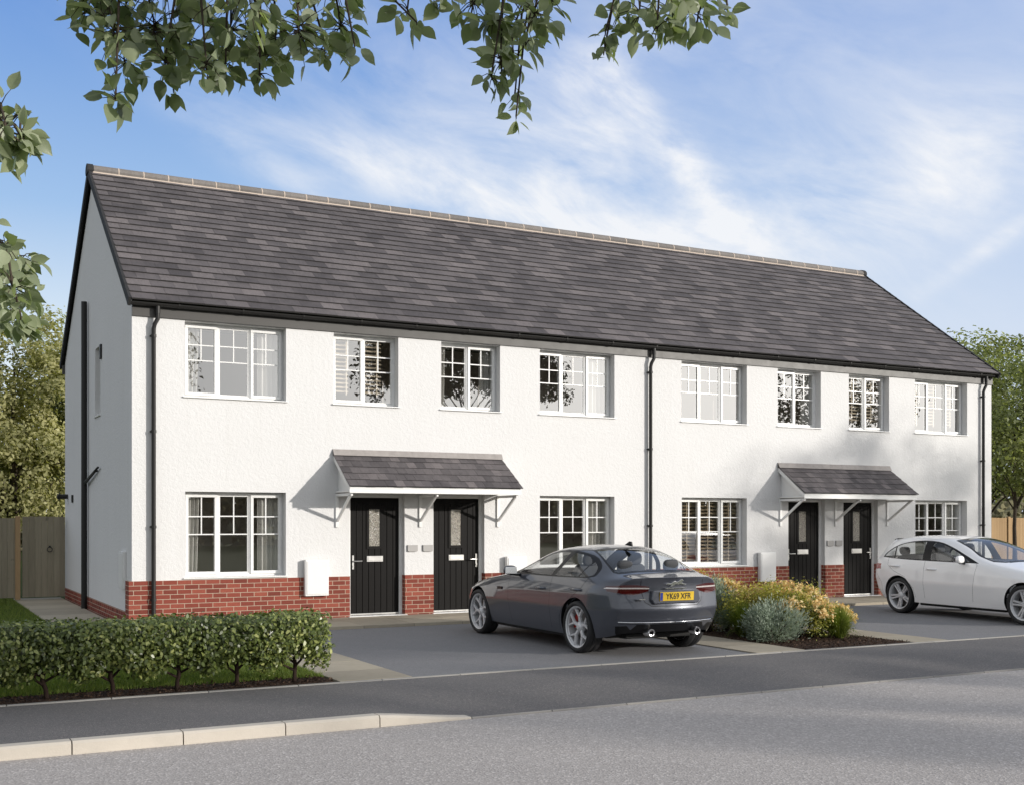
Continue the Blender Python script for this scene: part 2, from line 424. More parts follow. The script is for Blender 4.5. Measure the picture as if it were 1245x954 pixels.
# ------------------------------------------------------------------ ground, road, pavement, drives
L_ = 19.58          # length of the row
D_ = 8.23           # depth of the row
def sheet(name, mat, x0, x1, y0, y1, z, th=0.0, kind='structure', tint=0.5):
    m = MB()
    if th: m.box(x0, x1, y0, y1, z-th, z, 0, tint)
    else: m.quad((x0,y0,z),(x1,y0,z),(x1,y1,z),(x0,y1,z), 0, tint)
    o = m.build(name, mat); tag(o, kind=kind); return o
KY = -9.36          # kerb face
m = MB()            # one ground sheet to the horizon, with a hole nowhere: it lies below everything else
m.quad((-700,-700,-0.16),(900,-700,-0.16),(900,900,-0.16),(-700,900,-0.16))
tag(m.build('ground', M['ground']), kind='structure')
def raised(name, mat, x0, x1, y0, y1, z): return sheet(name, mat, x0, x1, y0, y1, z, th=0.3)
road = sheet('road', M['road'], -120, 160, -15.6, KY-0.0, -0.10)
raised('verge_ground', M['ground'], -120, 160, -60, -15.75, -0.02)
m = MB()
x = -120.0
while x < 160:
    m.box(x, x+0.905, -15.73, -15.605, -0.3, 0.0, 0, rnd.random()); x += 0.915
tag(m.build('far_kerb', M['kerb'], bevel=0.012), kind='structure')

def drop(x):                                     # how far the kerb is lowered along the street
    a = min(1, max(0, (x-0.45)/0.90)); a = a*a*(3-2*a)*0.3+a*0.7
    b = min(1, max(0, (x-18.0)/0.9))
    return 0.085*max(0, a-b)
# pavement: a strip that dips to the dropped kerb
xs = [-120, -40, -12, -6, -3] + [i*0.15 for i in range(0, 16)] + [3, 5, 8, 12, 16] + [17.7+i*0.15 for i in range(0, 12)] + [22, 40, 160]
ys = [-9.23, -9.1, -8.9, -8.7, -8.5, -8.3, -8.0, -7.30]
m = MB()
for i in range(len(xs)-1):
    for j in range(len(ys)-1):
        def P3(x, y):
            k = min(1, max(0, (-8.2-y)/1.03)); k = k*k*(3-2*k)
            return (x, y, -drop(x)*k)
        m.quad(P3(xs[i],ys[j]), P3(xs[i+1],ys[j]), P3(xs[i+1],ys[j+1]), P3(xs[i],ys[j+1]))
o = m.build('pavement', M['pavement'], smooth=True); tag(o, kind='structure')
# kerb stones with joints, lowered for the driveways
m = MB(); x = 0.47-0.84*60
edges = []
while x < 0.46: edges.append((x, x+0.84)); x += 0.84
edges.append((0.47, 1.36)); x = 1.36
while x < 18: edges.append((x, x+0.84)); x += 0.84
while x < 60: edges.append((x, x+0.84)); x += 0.84
for a, b in edges:
    g = 0.005; n_ = 6 if 0 < a < 2 or 17 < a < 20 else 1; t_ = rnd.random()
    px = [a+g + (b-a-2*g)*k/n_ for k in range(n_+1)]
    v = []; low_ = drop((a+b)/2) > .08; yb_ = -9.342 if low_ else -9.225
    for q in px:
        z = -drop(q)+0.002
        ch = min(0.02, max(0.001, (z+0.1)*0.5))
        v += [(q, yb_, -0.3), (q, yb_, z), (q, KY+ch, z), (q, KY, z-ch), (q, KY-0.012, -0.3)]
    f = []
    for k in range(n_):
        for c_ in range(4): f.append((k*5+c_, k*5+c_+1, k*5+6+c_, k*5+5+c_))
    f.append((4,3,2,1,0)); f.append(tuple(n_*5+c_ for c_ in range(5)))
    m.add(v, f, 1 if low_ else 0, t_)
M['kerb_worn'] = mat_concrete('worn_kerb_concrete', (0.25, 0.24, 0.23), (0.34, 0.325, 0.31), 0.3)
tag(m.build('kerb', [M['kerb'], M['kerb_worn']]), kind='structure')
sheet('pavement', M['pavement'], 1.355, 18.0, -9.342, -9.229, -0.0845)
m = MB(); m.box(-60, 60, -9.36, -9.23, -0.3, -0.112); tag(m.build('kerb_joint_mortar', M['pavement']), kind='structure')
# concrete edging along the back of the pavement
m = MB(); x = -60.0
while x < 60:
    m.box(x+0.003, x+0.912, -7.305, -7.25, -0.2, 0.012, 0, rnd.random()); x += 0.915
tag(m.build('pavement_edging', M['edging'], bevel=0.006), kind='structure')

raised('driveway', M['drive'], 1.68, 6.42, -7.25, -1.62, 0.0)
raised('driveway', M['drive'], 9.88, 18.0, -7.25, -1.62, 0.0)
raised('front_lawn_ground', M['ground'], -60, 0.85, -6.78, -1.62, 0.0)
raised('side_lawn_ground', M['ground'], -60, -1.05, -1.62, 60, 0.0)
raised('back_ground', M['ground'], -1.05, 120, 8.4, 60, -0.02)
raised('side_ground', M['ground'], L_+0.1, 120, -1.62, 8.4, 0.0)
raised('right_lawn_ground', M['ground'], 18.0, 120, -7.25, -1.62, 0.0)
raised('hedge_bed', M['mulch'], -60, 0.80, -7.25, -6.78, 0.012)
raised('soil_bed', M['mulch'], 7.23, 9.20, -7.25, -1.62, 0.01)
def slabs(name, x0, x1, y0, y1, nx, ny, z=0.014):
    m = MB(); g = 0.004
    for i in range(nx):
        for j in range(ny):
            xa = x0+(x1-x0)*i/nx; xb = x0+(x1-x0)*(i+1)/nx; ya = y0+(y1-y0)*j/ny; yb = y0+(y1-y0)*(j+1)/ny
            dz = rnd.uniform(-0.0015, 0.0015)
            m.box(xa+g, xb-g, ya+g, yb-g, -0.15, z+dz, 0, rnd.random())
    m.box(x0+0.01, x1-0.01, y0+0.01, y1-0.01, -0.2, z-0.010, 1)
    tag(m.build(name, [M['slab'], M['pavement']], bevel=0.004), kind='structure')
slabs('slab_path', 0.85, 1.68, -7.25, -1.62, 1, 7)
slabs('slab_path', 6.42, 7.23, -7.25, -1.62, 1, 7)
slabs('slab_path', 9.20, 9.88, -7.25, -1.62, 1, 7)
slabs('front_slab_path', -1.05, L_, -1.62, -0.03, 24, 2, 0.05)
slabs('side_slab_path', -1.05, -0.07, -0.03, 8.4, 1, 10, 0.014)

# ------------------------------------------------------------------ the row of houses
H = thing('terraced_houses', 'long row of white rendered terraced houses with grey tiled roof and red brick base', 'houses')
ZF = 4.90
REV = 0.17
WIN = []      # (x0, x1, z0, z1, lights, dressing, opening lights)
U0, U1, G0, G1 = 3.685, 4.890, 0.785, 2.165
WIN += [(0.815,2.478,U0,U1,3,'curtain'), (3.31,4.494,U0,U1,2,'blind_half'), (5.315,6.499,U0,U1,2,'curtain'), (7.335,8.990,U0,U1,3,'curtain_end')]
WIN += [(10.58,12.240,U0,U1,3,'plain'), (13.065,14.258,U0,U1,2,'curtain'), (15.065,16.267,U0,U1,2,'blind_side'), (17.068,18.761,U0,U1,3,'blind_half')]
WIN += [(0.822,2.476,G0,G1,3,'curtain'), (7.335,8.990,G0,G1,3,'curtain_end'), (10.59,12.240,G0,G1,3,'blind_brown'), (17.08,18.755,G0,G1,3,'curtain_end')]
DOORS = [(3.594,4.612,'left'), (5.160,6.178,'right'), (13.352,14.370,'left'), (14.905,15.923,'right')]
DT = 2.155
def wall_holes(m, x0, x1, z0, z1, holes, y, yb, mi=0):
    xs = sorted({x0, x1} | {h[0] for h in holes} | {h[1] for h in holes}); zs = sorted({z0, z1} | {h[2] for h in holes} | {h[3] for h in holes})
    xs = [q for q in xs if x0 <= q <= x1]; zs = [q for q in zs if z0 <= q <= z1]
    for i in range(len(xs)-1):
        for j in range(len(zs)-1):
            cx, cz = (xs[i]+xs[i+1])/2, (zs[j]+zs[j+1])/2
            if any(h[0] < cx < h[1] and h[2] < cz < h[3] for h in holes): continue
            m.quad((xs[i],y,zs[j]),(xs[i+1],y,zs[j]),(xs[i+1],y,zs[j+1]),(xs[i],y,zs[j+1]), mi)
            m.quad((xs[i+1],yb,zs[j]),(xs[i],yb,zs[j]),(xs[i],yb,zs[j+1]),(xs[i+1],yb,zs[j+1]), mi)
    for (a, b, c, d) in holes:
        c_, d_ = max(c, z0), min(d, z1)
        if c_ >= d_: continue
        m.quad((a,y,c_),(a,yb,c_),(a,yb,d_),(a,y,d_), mi); m.quad((b,yb,c_),(b,y,c_),(b,y,d_),(b,yb,d_), mi)
        if d <= z1: m.quad((a,y,d),(a,yb,d),(b,yb,d),(b,y,d), mi)
        if c >= z0: m.quad((a,yb,c),(a,y,c),(b,y,c),(b,yb,c), mi)
holes = [w_[:4] for w_ in WIN] + [(a, b, 0.0, DT) for a, b, s in DOORS]
PZ = 0.748
m = MB(); wall_holes(m, 0, L_, PZ, ZF+0.25, holes, 0.0, 0.30)
m.build('front_wall', M['render'], H)
m = MB(); ph = [(a, b, -0.1, DT) for a, b, s in DOORS]
wall_holes(m, -0.05, L_+0.05, -0.1, PZ, ph, -0.022, 0.30)
segs = [-0.05] + [q for a, b, s in DOORS for q in (a, b)] + [L_+0.05]
for i in range(0, len(segs), 2):
    m.quad((segs[i],-0.022,PZ),(segs[i+1],-0.022,PZ),(segs[i+1],0.0,PZ),(segs[i],0.0,PZ))
m.quad((-0.05,0.28,-0.1),(-0.05,-0.022,-0.1),(-0.05,-0.022,PZ),(-0.05,0.28,PZ)); m.quad((-0.05,0.28,-0.1),(-0.05,0.28,PZ),(0.0,0.28,PZ),(0.0,0.28,-0.1))
m.quad((-0.05,-0.022,PZ),(0.0,-0.022,PZ),(0.0,0.28,PZ),(-0.05,0.28,PZ))
m.quad((L_+.05,-0.022,-0.1),(L_+.05,0.28,-0.1),(L_+.05,0.28,PZ),(L_+.05,-0.022,PZ)); m.quad((L_,-0.022,PZ),(L_+.05,-0.022,PZ),(L_+.05,0.28,PZ),(L_,0.28,PZ))
m.build('brick_base', M['brick'], H)

# gables
RZ0, RY0 = 5.13, -0.20            # eaves line of the tiles
APEX_Y, APEX_Z = D_/2+0.07, 8.30
def gable(xf, sgn, name, windows=()):
    m = MB(); zp = 0.236
    pr = lambda z: RZ0-0.10 + (z)*0
    slope = (APEX_Z-RZ0)/(APEX_Y-RY0)
    ztop = lambda y: RZ0-0.10 + (min(y, D_-y)-RY0)*slope
    ys = [0.0] + [q for w_ in windows for q in w_[:2]] + [D_/2, D_]
    ys = sorted(set(ys))
    for i in range(len(ys)-1):
        a, b = ys[i], ys[i+1]; hit = [w_ for w_ in windows if w_[0] < (a+b)/2 < w_[1]]
        zz = [zp] + ([hit[0][2], hit[0][3]] if hit else []) + [None]
        bands = [(zp, hit[0][2]), (hit[0][3], None)] if hit else [(zp, None)]
        for z0, z1 in bands:
            q = [(xf,a,z0),(xf,b,z0),(xf,b,ztop(b) if z1 is None else z1),(xf,a,ztop(a) if z1 is None else z1)]
            m.quad(*(q if sgn < 0 else q[::-1]))
    for (a, b, c, d) in windows:
        xi = xf - sgn*0.12
        m.quad((xf,a,c),(xi,a,c),(xi,a,d),(xf,a,d)); m.quad((xi,b,c),(xf,b,c),(xf,b,d),(xi,b,d))
        m.quad((xf,a,d),(xi,a,d),(xi,b,d),(xf,b,d)); m.quad((xi,a,c),(xf,a,c),(xf,b,c),(xi,b,c))
    m.build(name, M['render'], H)
    m = MB(); e = sgn*0.004
    m.quad((xf+e,0.28,-0.1),(xf+e,D_,-0.1),(xf+e,D_,zp),(xf+e,0.28,zp)); m.quad((xf+e,0.28,zp),(xf+e,D_,zp),(xf,D_,zp),(xf,0.28,zp))
    m.build('brick_base', M['brick'], H)
GW = (3.20, 3.82, 3.62, 4.87)
gable(0.0, -1, 'gable_wall', [GW]); gable(L_, 1, 'gable_wall')
m = MB(); m.quad((L_,D_,-0.1),(0,D_,-0.1),(0,D_,ZF+0.2),(L_,D_,ZF+0.2)); m.build('back_wall', M['render'], H)

# rooms behind the windows
m = MB()
m.quad((0.01,1.7,0),(L_-.01,1.7,0),(L_-.01,1.7,5.0),(0.01,1.7,5.0))
for z in (0.02, 2.42, 2.62, 5.02): m.quad((0.01,0.301,z),(L_-.01,0.301,z),(L_-.01,1.69,z),(0.01,1.69,z))
for x in (2.9, 4.88, 6.9, 9.79, 12.7, 14.64, 16.7): m.quad((x,0.302,0.03),(x,1.69,0.03),(x,1.69,5.01),(x,0.302,5.01))
m.build('room_wall', M['dark_room'], H)

# ------------------------------------------------------------------ roof
def tile_courses(m, x0, x1, ya, za, yb, zb, gauge, width, seed, th=0.026):
    """courses of flat interlocking tiles from the eaves (ya,za) to the ridge (yb,zb); colour varies tile by tile"""
    r = random.Random(seed); Ls = math.hypot(yb-ya, zb-za); n = max(1, round(Ls/gauge)); g = Ls/n
    dy, dz = (yb-ya)/Ls, (zb-za)/Ls; sg = 1 if dy > 0 else -1
    ny, nz = -dz*sg, dy*sg                       # normal
    for k in range(n):
        s0 = k*g - 0.012; s1 = (k+1)*g+0.01
        x = x0 - (width/2 if k % 2 else 0)
        while x < x1-0.001:
            a = max(x, x0); b = min(x+width, x1); x += width
            if b-a < 0.01: continue
            q = r.random(); tint = 0.08+0.62*r.random() if q < 0.86 else (0.72+0.28*r.random())
            jj = r.uniform(-0.003, 0.003); l0 = th + r.uniform(-0.002, 0.003); l1 = 0.004
            a += 0.0015; b -= 0.0015
            def pt(xx, s, l): return (xx, ya+dy*s+ny*l, za+dz*s+nz*l)
            v = [pt(a, s0+jj, l0), pt(b, s0+jj, l0), pt(b, s1, l1), pt(a, s1, l1), pt(a, s0+jj, 0), pt(b, s0+jj, 0), pt(b, s1, 0), pt(a, s1, 0)]
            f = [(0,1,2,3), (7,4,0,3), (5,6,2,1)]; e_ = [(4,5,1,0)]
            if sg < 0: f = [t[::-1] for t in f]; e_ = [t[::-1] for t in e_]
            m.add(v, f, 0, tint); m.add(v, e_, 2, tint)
m = MB()
VX = 0.06; VXR = 0.02
tile_courses(m, -VX+0.02, L_+VXR-0.02, RY0, RZ0, APEX_Y, APEX_Z, 0.25, 0.372, 3)
tile_courses(m, -VX+0.02, L_+VXR-0.02, D_-RY0, RZ0, APEX_Y, APEX_Z, 0.25, 0.372, 4)
m.quad((-VX,RY0+.03,RZ0-.012),(L_+VXR,RY0+.03,RZ0-.012),(L_+VXR,APEX_Y,APEX_Z-.03),(-VX,APEX_Y,APEX_Z-.03), 1)
m.quad((-VX,D_-RY0-.03,RZ0-.012),(-VX,APEX_Y,APEX_Z-.03),(L_+VXR,APEX_Y,APEX_Z-.03),(L_+VXR,D_-RY0-.03,RZ0-.012), 1)
roof = m.build('roof', [M['roof_tile'], M['dark_pvc'], M['tile_edge_shade']], H)
# ridge: half-round tiles on a bed of mortar
m = MB(); mm = MB(); x = -VX+0.06; rr = random.Random(5)
while x < L_+VXR-0.06:
    b = min(x+0.46, L_+VXR-0.06); t_ = rr.random(); vs = []; n_ = 8
    for xx in (x+0.006, b-0.006):
        for k in range(n_+1):
            a = R(-30)+(R(240))*k/n_
            vs.append((xx, APEX_Y-math.cos(a)*0.150, APEX_Z-0.020+math.sin(a)*0.112))
    fs = [(k, k+1, n_+2+k, n_+1+k)[::-1] for k in range(n_)]+[tuple(range(n_+1)), tuple(range(n_+1, 2*n_+2))[::-1]]
    m.add(vs, fs, 0, t_)
    vs = [(xx, APEX_Y-math.cos(R(-28)+R(236)*k/8)*0.1525, APEX_Z-0.020+math.sin(R(-28)+R(236)*k/8)*0.1145) for xx in (b-.011, b+.011) for k in range(9)]
    mm.add(vs, [(k, k+1, 10+k, 9+k)[::-1] for k in range(8)]+[tuple(range(9)), tuple(range(9, 18))[::-1]])
    x = b
m.build('ridge_tiles', M['ridge_tile'], roof)
mm.prism([(-VX+.05,APEX_Y-.172,APEX_Z-.125),(-VX+.05,APEX_Y-.135,APEX_Z-.055),(-VX+.05,APEX_Y+.135,APEX_Z-.055),(-VX+.05,APEX_Y+.172,APEX_Z-.125)], (L_+VX+VXR-.1,0,0))
mm.build('ridge_bedding', M['mortar'], roof)
# dry verges
for xa, xb in ((-VX-0.030, -VX+0.012), (L_+VXR-0.012, L_+VXR+0.030)):
    m = MB()
    for (ya, za, yb, zb) in ((RY0-0.02, RZ0-0.015, APEX_Y, APEX_Z), (D_-RY0+0.02, RZ0-0.015, APEX_Y, APEX_Z)):
        d = Vector((0, yb-ya, zb-za)).normalized(); nrm = Vector((0, -d.z, d.y)) if d.y > 0 else Vector((0, d.z, -d.y))
        Ls = math.hypot(yb-ya, zb-za); nseg = 22
        for k in range(nseg):
            p0 = Vector((xa, ya, za))+d*(Ls*k/nseg-0.006); p1 = Vector((xa, ya, za))+d*(Ls*(k+1)/nseg)
            up0, up1, dn = nrm*0.038, nrm*0.034, nrm*-0.105
            q = [p0+dn, p0+up0, p1+up1, p1+dn]; w_ = Vector((xb-xa, 0, 0))
            m.add([tuple(c) for c in q]+[tuple(c+w_) for c in q], [(0,1,2,3)[::-1], (4,5,6,7), (1,5,6,2), (0,4,5,1), (3,2,6,7), (0,3,7,4)])
    m.build('verge_trim', M['verge'], roof)
for xa in (-VX-0.045, L_+VXR-0.06):
    m = MB(); n_ = 10; vs = []
    for xx in (xa, xa+0.105):
        for k in range(n_+1):
            a = R(-35)+R(250)*k/n_; vs.append((xx, APEX_Y-math.cos(a)*0.160, APEX_Z-0.018+math.sin(a)*0.124))
    m.add(vs, [(k, k+1, n_+2+k, n_+1+k)[::-1] for k in range(n_)]+[tuple(range(n_+1)), tuple(range(n_+1, 2*n_+2))[::-1]])
    m.build('ridge_end_cap', M['verge'], roof)

# eaves: fascia, soffit, gutter
m = MB(); holesU = [(w_[0], w_[1]) for w_ in WIN if w_[2] > 3]
m.box(-0.002, L_+0.002, -0.035, 0.0, ZF, RZ0-0.03)
m.box(-VX, L_+VXR, D_, D_+.03, ZF, RZ0-0.03)
m.build('fascia_board', M['fascia'], H)
m = MB(); n_ = 8
gy, gz, gr = -0.10, 5.105, 0.058
vs = []
for xx in (-VX-0.02, L_+VXR+0.02):
    for rad in (gr, gr-0.006):
        for k in range(n_+1):
            a = math.pi + math.pi*k/n_; vs.append((xx, gy+math.cos(a)*rad, gz+math.sin(a)*rad*0.95))
q = n_+1; fs = []
for k in range(n_):
    fs.append((k, k+1, 2*q+k+1, 2*q+k)); fs.append((q+k+1, q+k, 3*q+k, 3*q+k+1))
    fs.append((k, q+k, q+k+1, k+1)); fs.append((2*q+k, 2*q+k+1, 3*q+k+1, 3*q+k))
fs += [(0, 2*q, 3*q, q), (n_, q+n_, 3*q+n_, 2*q+n_)]
m.add(vs, fs)
for xx in (-VX-0.024, L_+VXR+0.018): m.add([(xx, gy+math.cos(math.pi+math.pi*k/n_)*gr, gz+math.sin(math.pi+math.pi*k/n_)*gr) for k in range(n_+1)]+[(xx+.006, gy+math.cos(math.pi+math.pi*k/n_)*gr, gz+math.sin(math.pi+math.pi*k/n_)*gr) for k in range(n_+1)], [tuple(range(q)), tuple(range(q, 2*q))[::-1]]+[(k, k+1, q+k+1, q+k)[::-1] for k in range(n_)])
gut = m.build('gutter', M['dark_pvc'], H, smooth=True, auto=50)
x = 0.7
while x < L_:
    m = MB()
    for s_ in (0, 1):
        m.box(x-0.012, x+0.012, gy-0.064, gy+0.066, gz-0.004, gz+0.004) if s_ else m.tube([(x-.014, gy, gz-0.0), (x+.014, gy, gz-0.0)], gr+0.005, 16)
    x += 1.02
    m.build('gutter_bracket', M['dark_pvc'], gut)
def downpipe(x):
    m = MB(); r = 0.034; yw = -0.065
    m.tube([(x, gy, gz-0.04), (x, gy, gz-0.16)], 0.040, 14)
    m.tube([(x, gy-0.0, gz-0.13), (x, gy, gz-0.24), (x-0.045, (gy+yw)/2, gz-0.33), (x-0.055, yw, gz-0.40), (x-0.055, yw, 0.02)], r, 14)
    p = m.build('downpipe', M['dark_pvc'], H, smooth=True, auto=40)
    for z in (4.60, 3.1, 1.6, 0.45):
        m = MB(); m.tube([(x-.055, yw, z-.022), (x-.055, yw, z+.022)], r+0.009, 14); m.box(x-0.105, x-0.005, -0.03, -0.001, z-.012, z+.012)
        m.build('pipe_bracket', M['dark_pvc'], p)
for x in (0.375, 9.845, 19.285): downpipe(x)
# soil stack and waste branches on the gable
m = MB(); m.tube([(-0.075, 4.72, 0.0), (-0.075, 4.72, 5.90)], 0.055, 16)
sp = m.build('soil_pipe', M['dark_pvc'], H, smooth=True, auto=40)
m = MB(); m.tube([(-0.07, 4.66, 2.44), (-0.05, 3.15, 2.66)], 0.02, 10); m.tube([(-0.07, 4.66, 2.40), (-0.05, 3.45, 2.60), (-0.02, 3.4, 2.61)], 0.018, 10)
m.build('waste_pipe', M['dark_pvc'], sp, smooth=True)
m = MB()
m.box(-0.035, -0.001, 3.00, 3.12, 4.60, 4.86)
m.build('vent_cover', M['dark_pvc'], H, bevel=0.006)
m = MB(); m.box(-0.03, -0.001, 6.85, 6.99, 2.08, 2.24); m.build('vent_cover', M['dark_pvc'], H, bevel=0.006)
m = MB(); m.tube([(-0.001, 7.75, 2.22), (-0.10, 7.75, 2.22), (-0.22, 7.75, 2.22)], [0.05, 0.05, 0.055], 14); m.tube([(-0.17, 7.75, 2.22), (-0.18, 7.75, 2.22)], 0.085, 14)
m.build('boiler_flue', M['dark_pvc'], H, smooth=True, auto=40)
m = MB(); m.box(-0.04, -0.001, 5.02, 5.14, 2.10, 2.24); m.build('vent_cover', M['dark_pvc'], H, bevel=0.006)

# ------------------------------------------------------------------ windows
def wavy(m, x0, x1, z0, z1, y, amp, n, flare=0.0):
    k = max(10, int(n*8)); top = []; bot = []
    for i in range(k+1):
        f = i/k; w_ = math.sin(f*n*2*math.pi)*amp+math.sin(f*n*4.7+1)*amp*0.4
        top.append((x0+(x1-x0)*f, y+w_, z1)); bot.append((x0+(x1-x0)*f*(1+flare), y+w_*1.25, z0))
    for i in range(k): m.quad(bot[i], bot[i+1], top[i+1], top[i])
def window(x0, x1, z0, z1, n, dress, idx):
    y = REV; fw = 0.052; fm = MB(); gm = MB()
    root = MB()
    # outer frame
    fm.box(x0, x1, y, y+0.07, z1-fw, z1); fm.box(x0, x1, y, y+0.07, z0+0.004, z0+fw)
    fm.box(x0, x0+fw, y, y+0.07, z0+fw, z1-fw); fm.box(x1-fw, x1, y, y+0.07, z0+fw, z1-fw)
    mw = 0.045; W_ = (x1-x0-2*fw-(n-1)*mw)/n; lights = []
    for k in range(n):
        a = x0+fw+k*(W_+mw); lights.append((a, a+W_))
        if k < n-1: fm.box(a+W_, a+W_+mw, y, y+0.07, z0+fw, z1-fw)
    opening = {3: (0, 2), 2: (0,) if idx % 2 else (1,)}[n]
    fr = fm.build('window', M['white_pvc'], H, bevel=0.004)
    for k, (a, b) in enumerate(lights):
        bm_ = MB(); sm = MB(); gm = MB()
        op = k in opening; o = 0.016 if op else 0.0; sw = 0.05 if op else 0.02; yf = y-0.022 if op else y+0.012
        A, B, C0, D0 = a-o, b+o, z0+fw-o, z1-fw+o
        for q in ((A,B,D0-sw,D0), (A,B,C0,C0+sw), (A,A+sw,C0+sw,D0-sw), (B-sw,B,C0+sw,D0-sw)):
            sm.box(q[0], q[1], yf, y+0.06, q[2], q[3])
        ga, gb, gc, gd = A+sw-0.004, B-sw+0.004, C0+sw-0.004, D0-sw+0.004; yg = y+0.022 if not op else y+0.004
        gm.quad((ga,yg,gc),(gb,yg,gc),(gb,yg,gd),(ga,yg,gd))
        # bars: two rows of small panes over one tall pane
        hh = gd-gc; b1 = gd-hh*0.262; b2 = gd-hh*0.50; xm = (ga+gb)/2; bw = 0.0095
        for zb in (b1, b2): bm_.box(ga, gb, yg-0.009, yg+0.007, zb-bw, zb+bw)
        bm_.box(xm-bw, xm+bw, yg-0.0085, yg+0.0065, b2+bw, b1-bw); bm_.box(xm-bw, xm+bw, yg-0.0085, yg+0.0065, b1+bw, gd)
        sm.build('sash', M['white_pvc'], fr, bevel=0.005); bm_.build('glazing_bar', M['white_pvc'], fr)
        gm.build('pane', M['glass'], fr)
    s_ = MB()
    s_.prism([(x0-0.028,-0.035,z0-0.022),(x0-0.028,REV+.03,z0-0.022),(x0-0.028,REV+.03,z0+0.006),(x0-0.028,-0.035,z0-0.004)], (x1-x0+0.056,0,0))
    s_.build('sill', M['white_pvc'], fr, bevel=0.004)
    yc = y+(0.125 if dress.startswith('curtain') else 0.20)
    cm = MB(); name = None
    if dress == 'curtain':
        name = 'curtain'; ww = (x1-x0)*0.22
        wavy(cm, x0-0.05, x0+ww*0.8, z0-0.05, z1+0.05, yc, 0.022, 5, -0.12); cm.build('curtain', M['curtain'], fr); cm = MB(); wavy(cm, x1-ww*1.1, x1+0.12, z0-0.05, z1+0.05, yc, 0.022, 6, 0.0)
    elif dress == 'curtain_end':
        name = 'curtain'; wavy(cm, x1-(x1-x0)*0.30, x1+0.12, z0-0.05, z1+0.05, yc, 0.025, 7, 0.0)
    elif dress.startswith('blind'):
        name = 'blind'
        zlow = z0+0.18 if dress in ('blind_half', 'blind_side') else z0
        z = z1-0.02
        while z > zlow:
            for (a, b) in ([(x0, (x0+x1)/2-0.02), ((x0+x1)/2+0.02, x1)] if n == 2 else lights):
                bb = b if dress != 'blind_half' else a+(b-a)*0.62
                cm.add([(a,yc-.12,z-.016),(bb,yc-.12,z-.016),(bb,yc-.075,z+.016),(a,yc-.075,z+.016)], [(0,1,2,3)])
                cm.add([(a,yc-.12,z-.021),(bb,yc-.12,z-.021),(bb,yc-.075,z+.011),(a,yc-.075,z+.011)], [(3,2,1,0)])
            z -= 0.072
        for (a, b) in lights: cm.box((a+b)/2-.009, (a+b)/2+.009, yc-.135, yc-.123, zlow, z1)
    if name: cm.build(name, M['curtain'] if name == 'curtain' else (M['blind_brown'] if dress == 'blind_brown' else M['blind']), fr)
    return fr
for i, w_ in enumerate(WIN): window(*w_, i)
# small obscured window in the gable
m = MB(); a, b, c, d = GW; xi = 0.10
for q in ((a,b,d-.06,d), (a,b,c,c+.06), (a,a+.06,c+.06,d-.06), (b-.06,b,c+.06,d-.06)): m.box(xi, xi+.07, q[0], q[1], q[2], q[3])
gw = m.build('window', M['white_pvc'], H, bevel=0.004)
m = MB(); m.quad((xi+.03,b,c),(xi+.03,a,c),(xi+.03,a,d),(xi+.03,b,d)); m.build('pane', M['obscure'], gw)
m = MB(); m.box(-0.03, 0.13, a-.02, b+.02, c-.02, c+.002); m.build('sill', M['white_pvc'], gw, bevel=0.004)

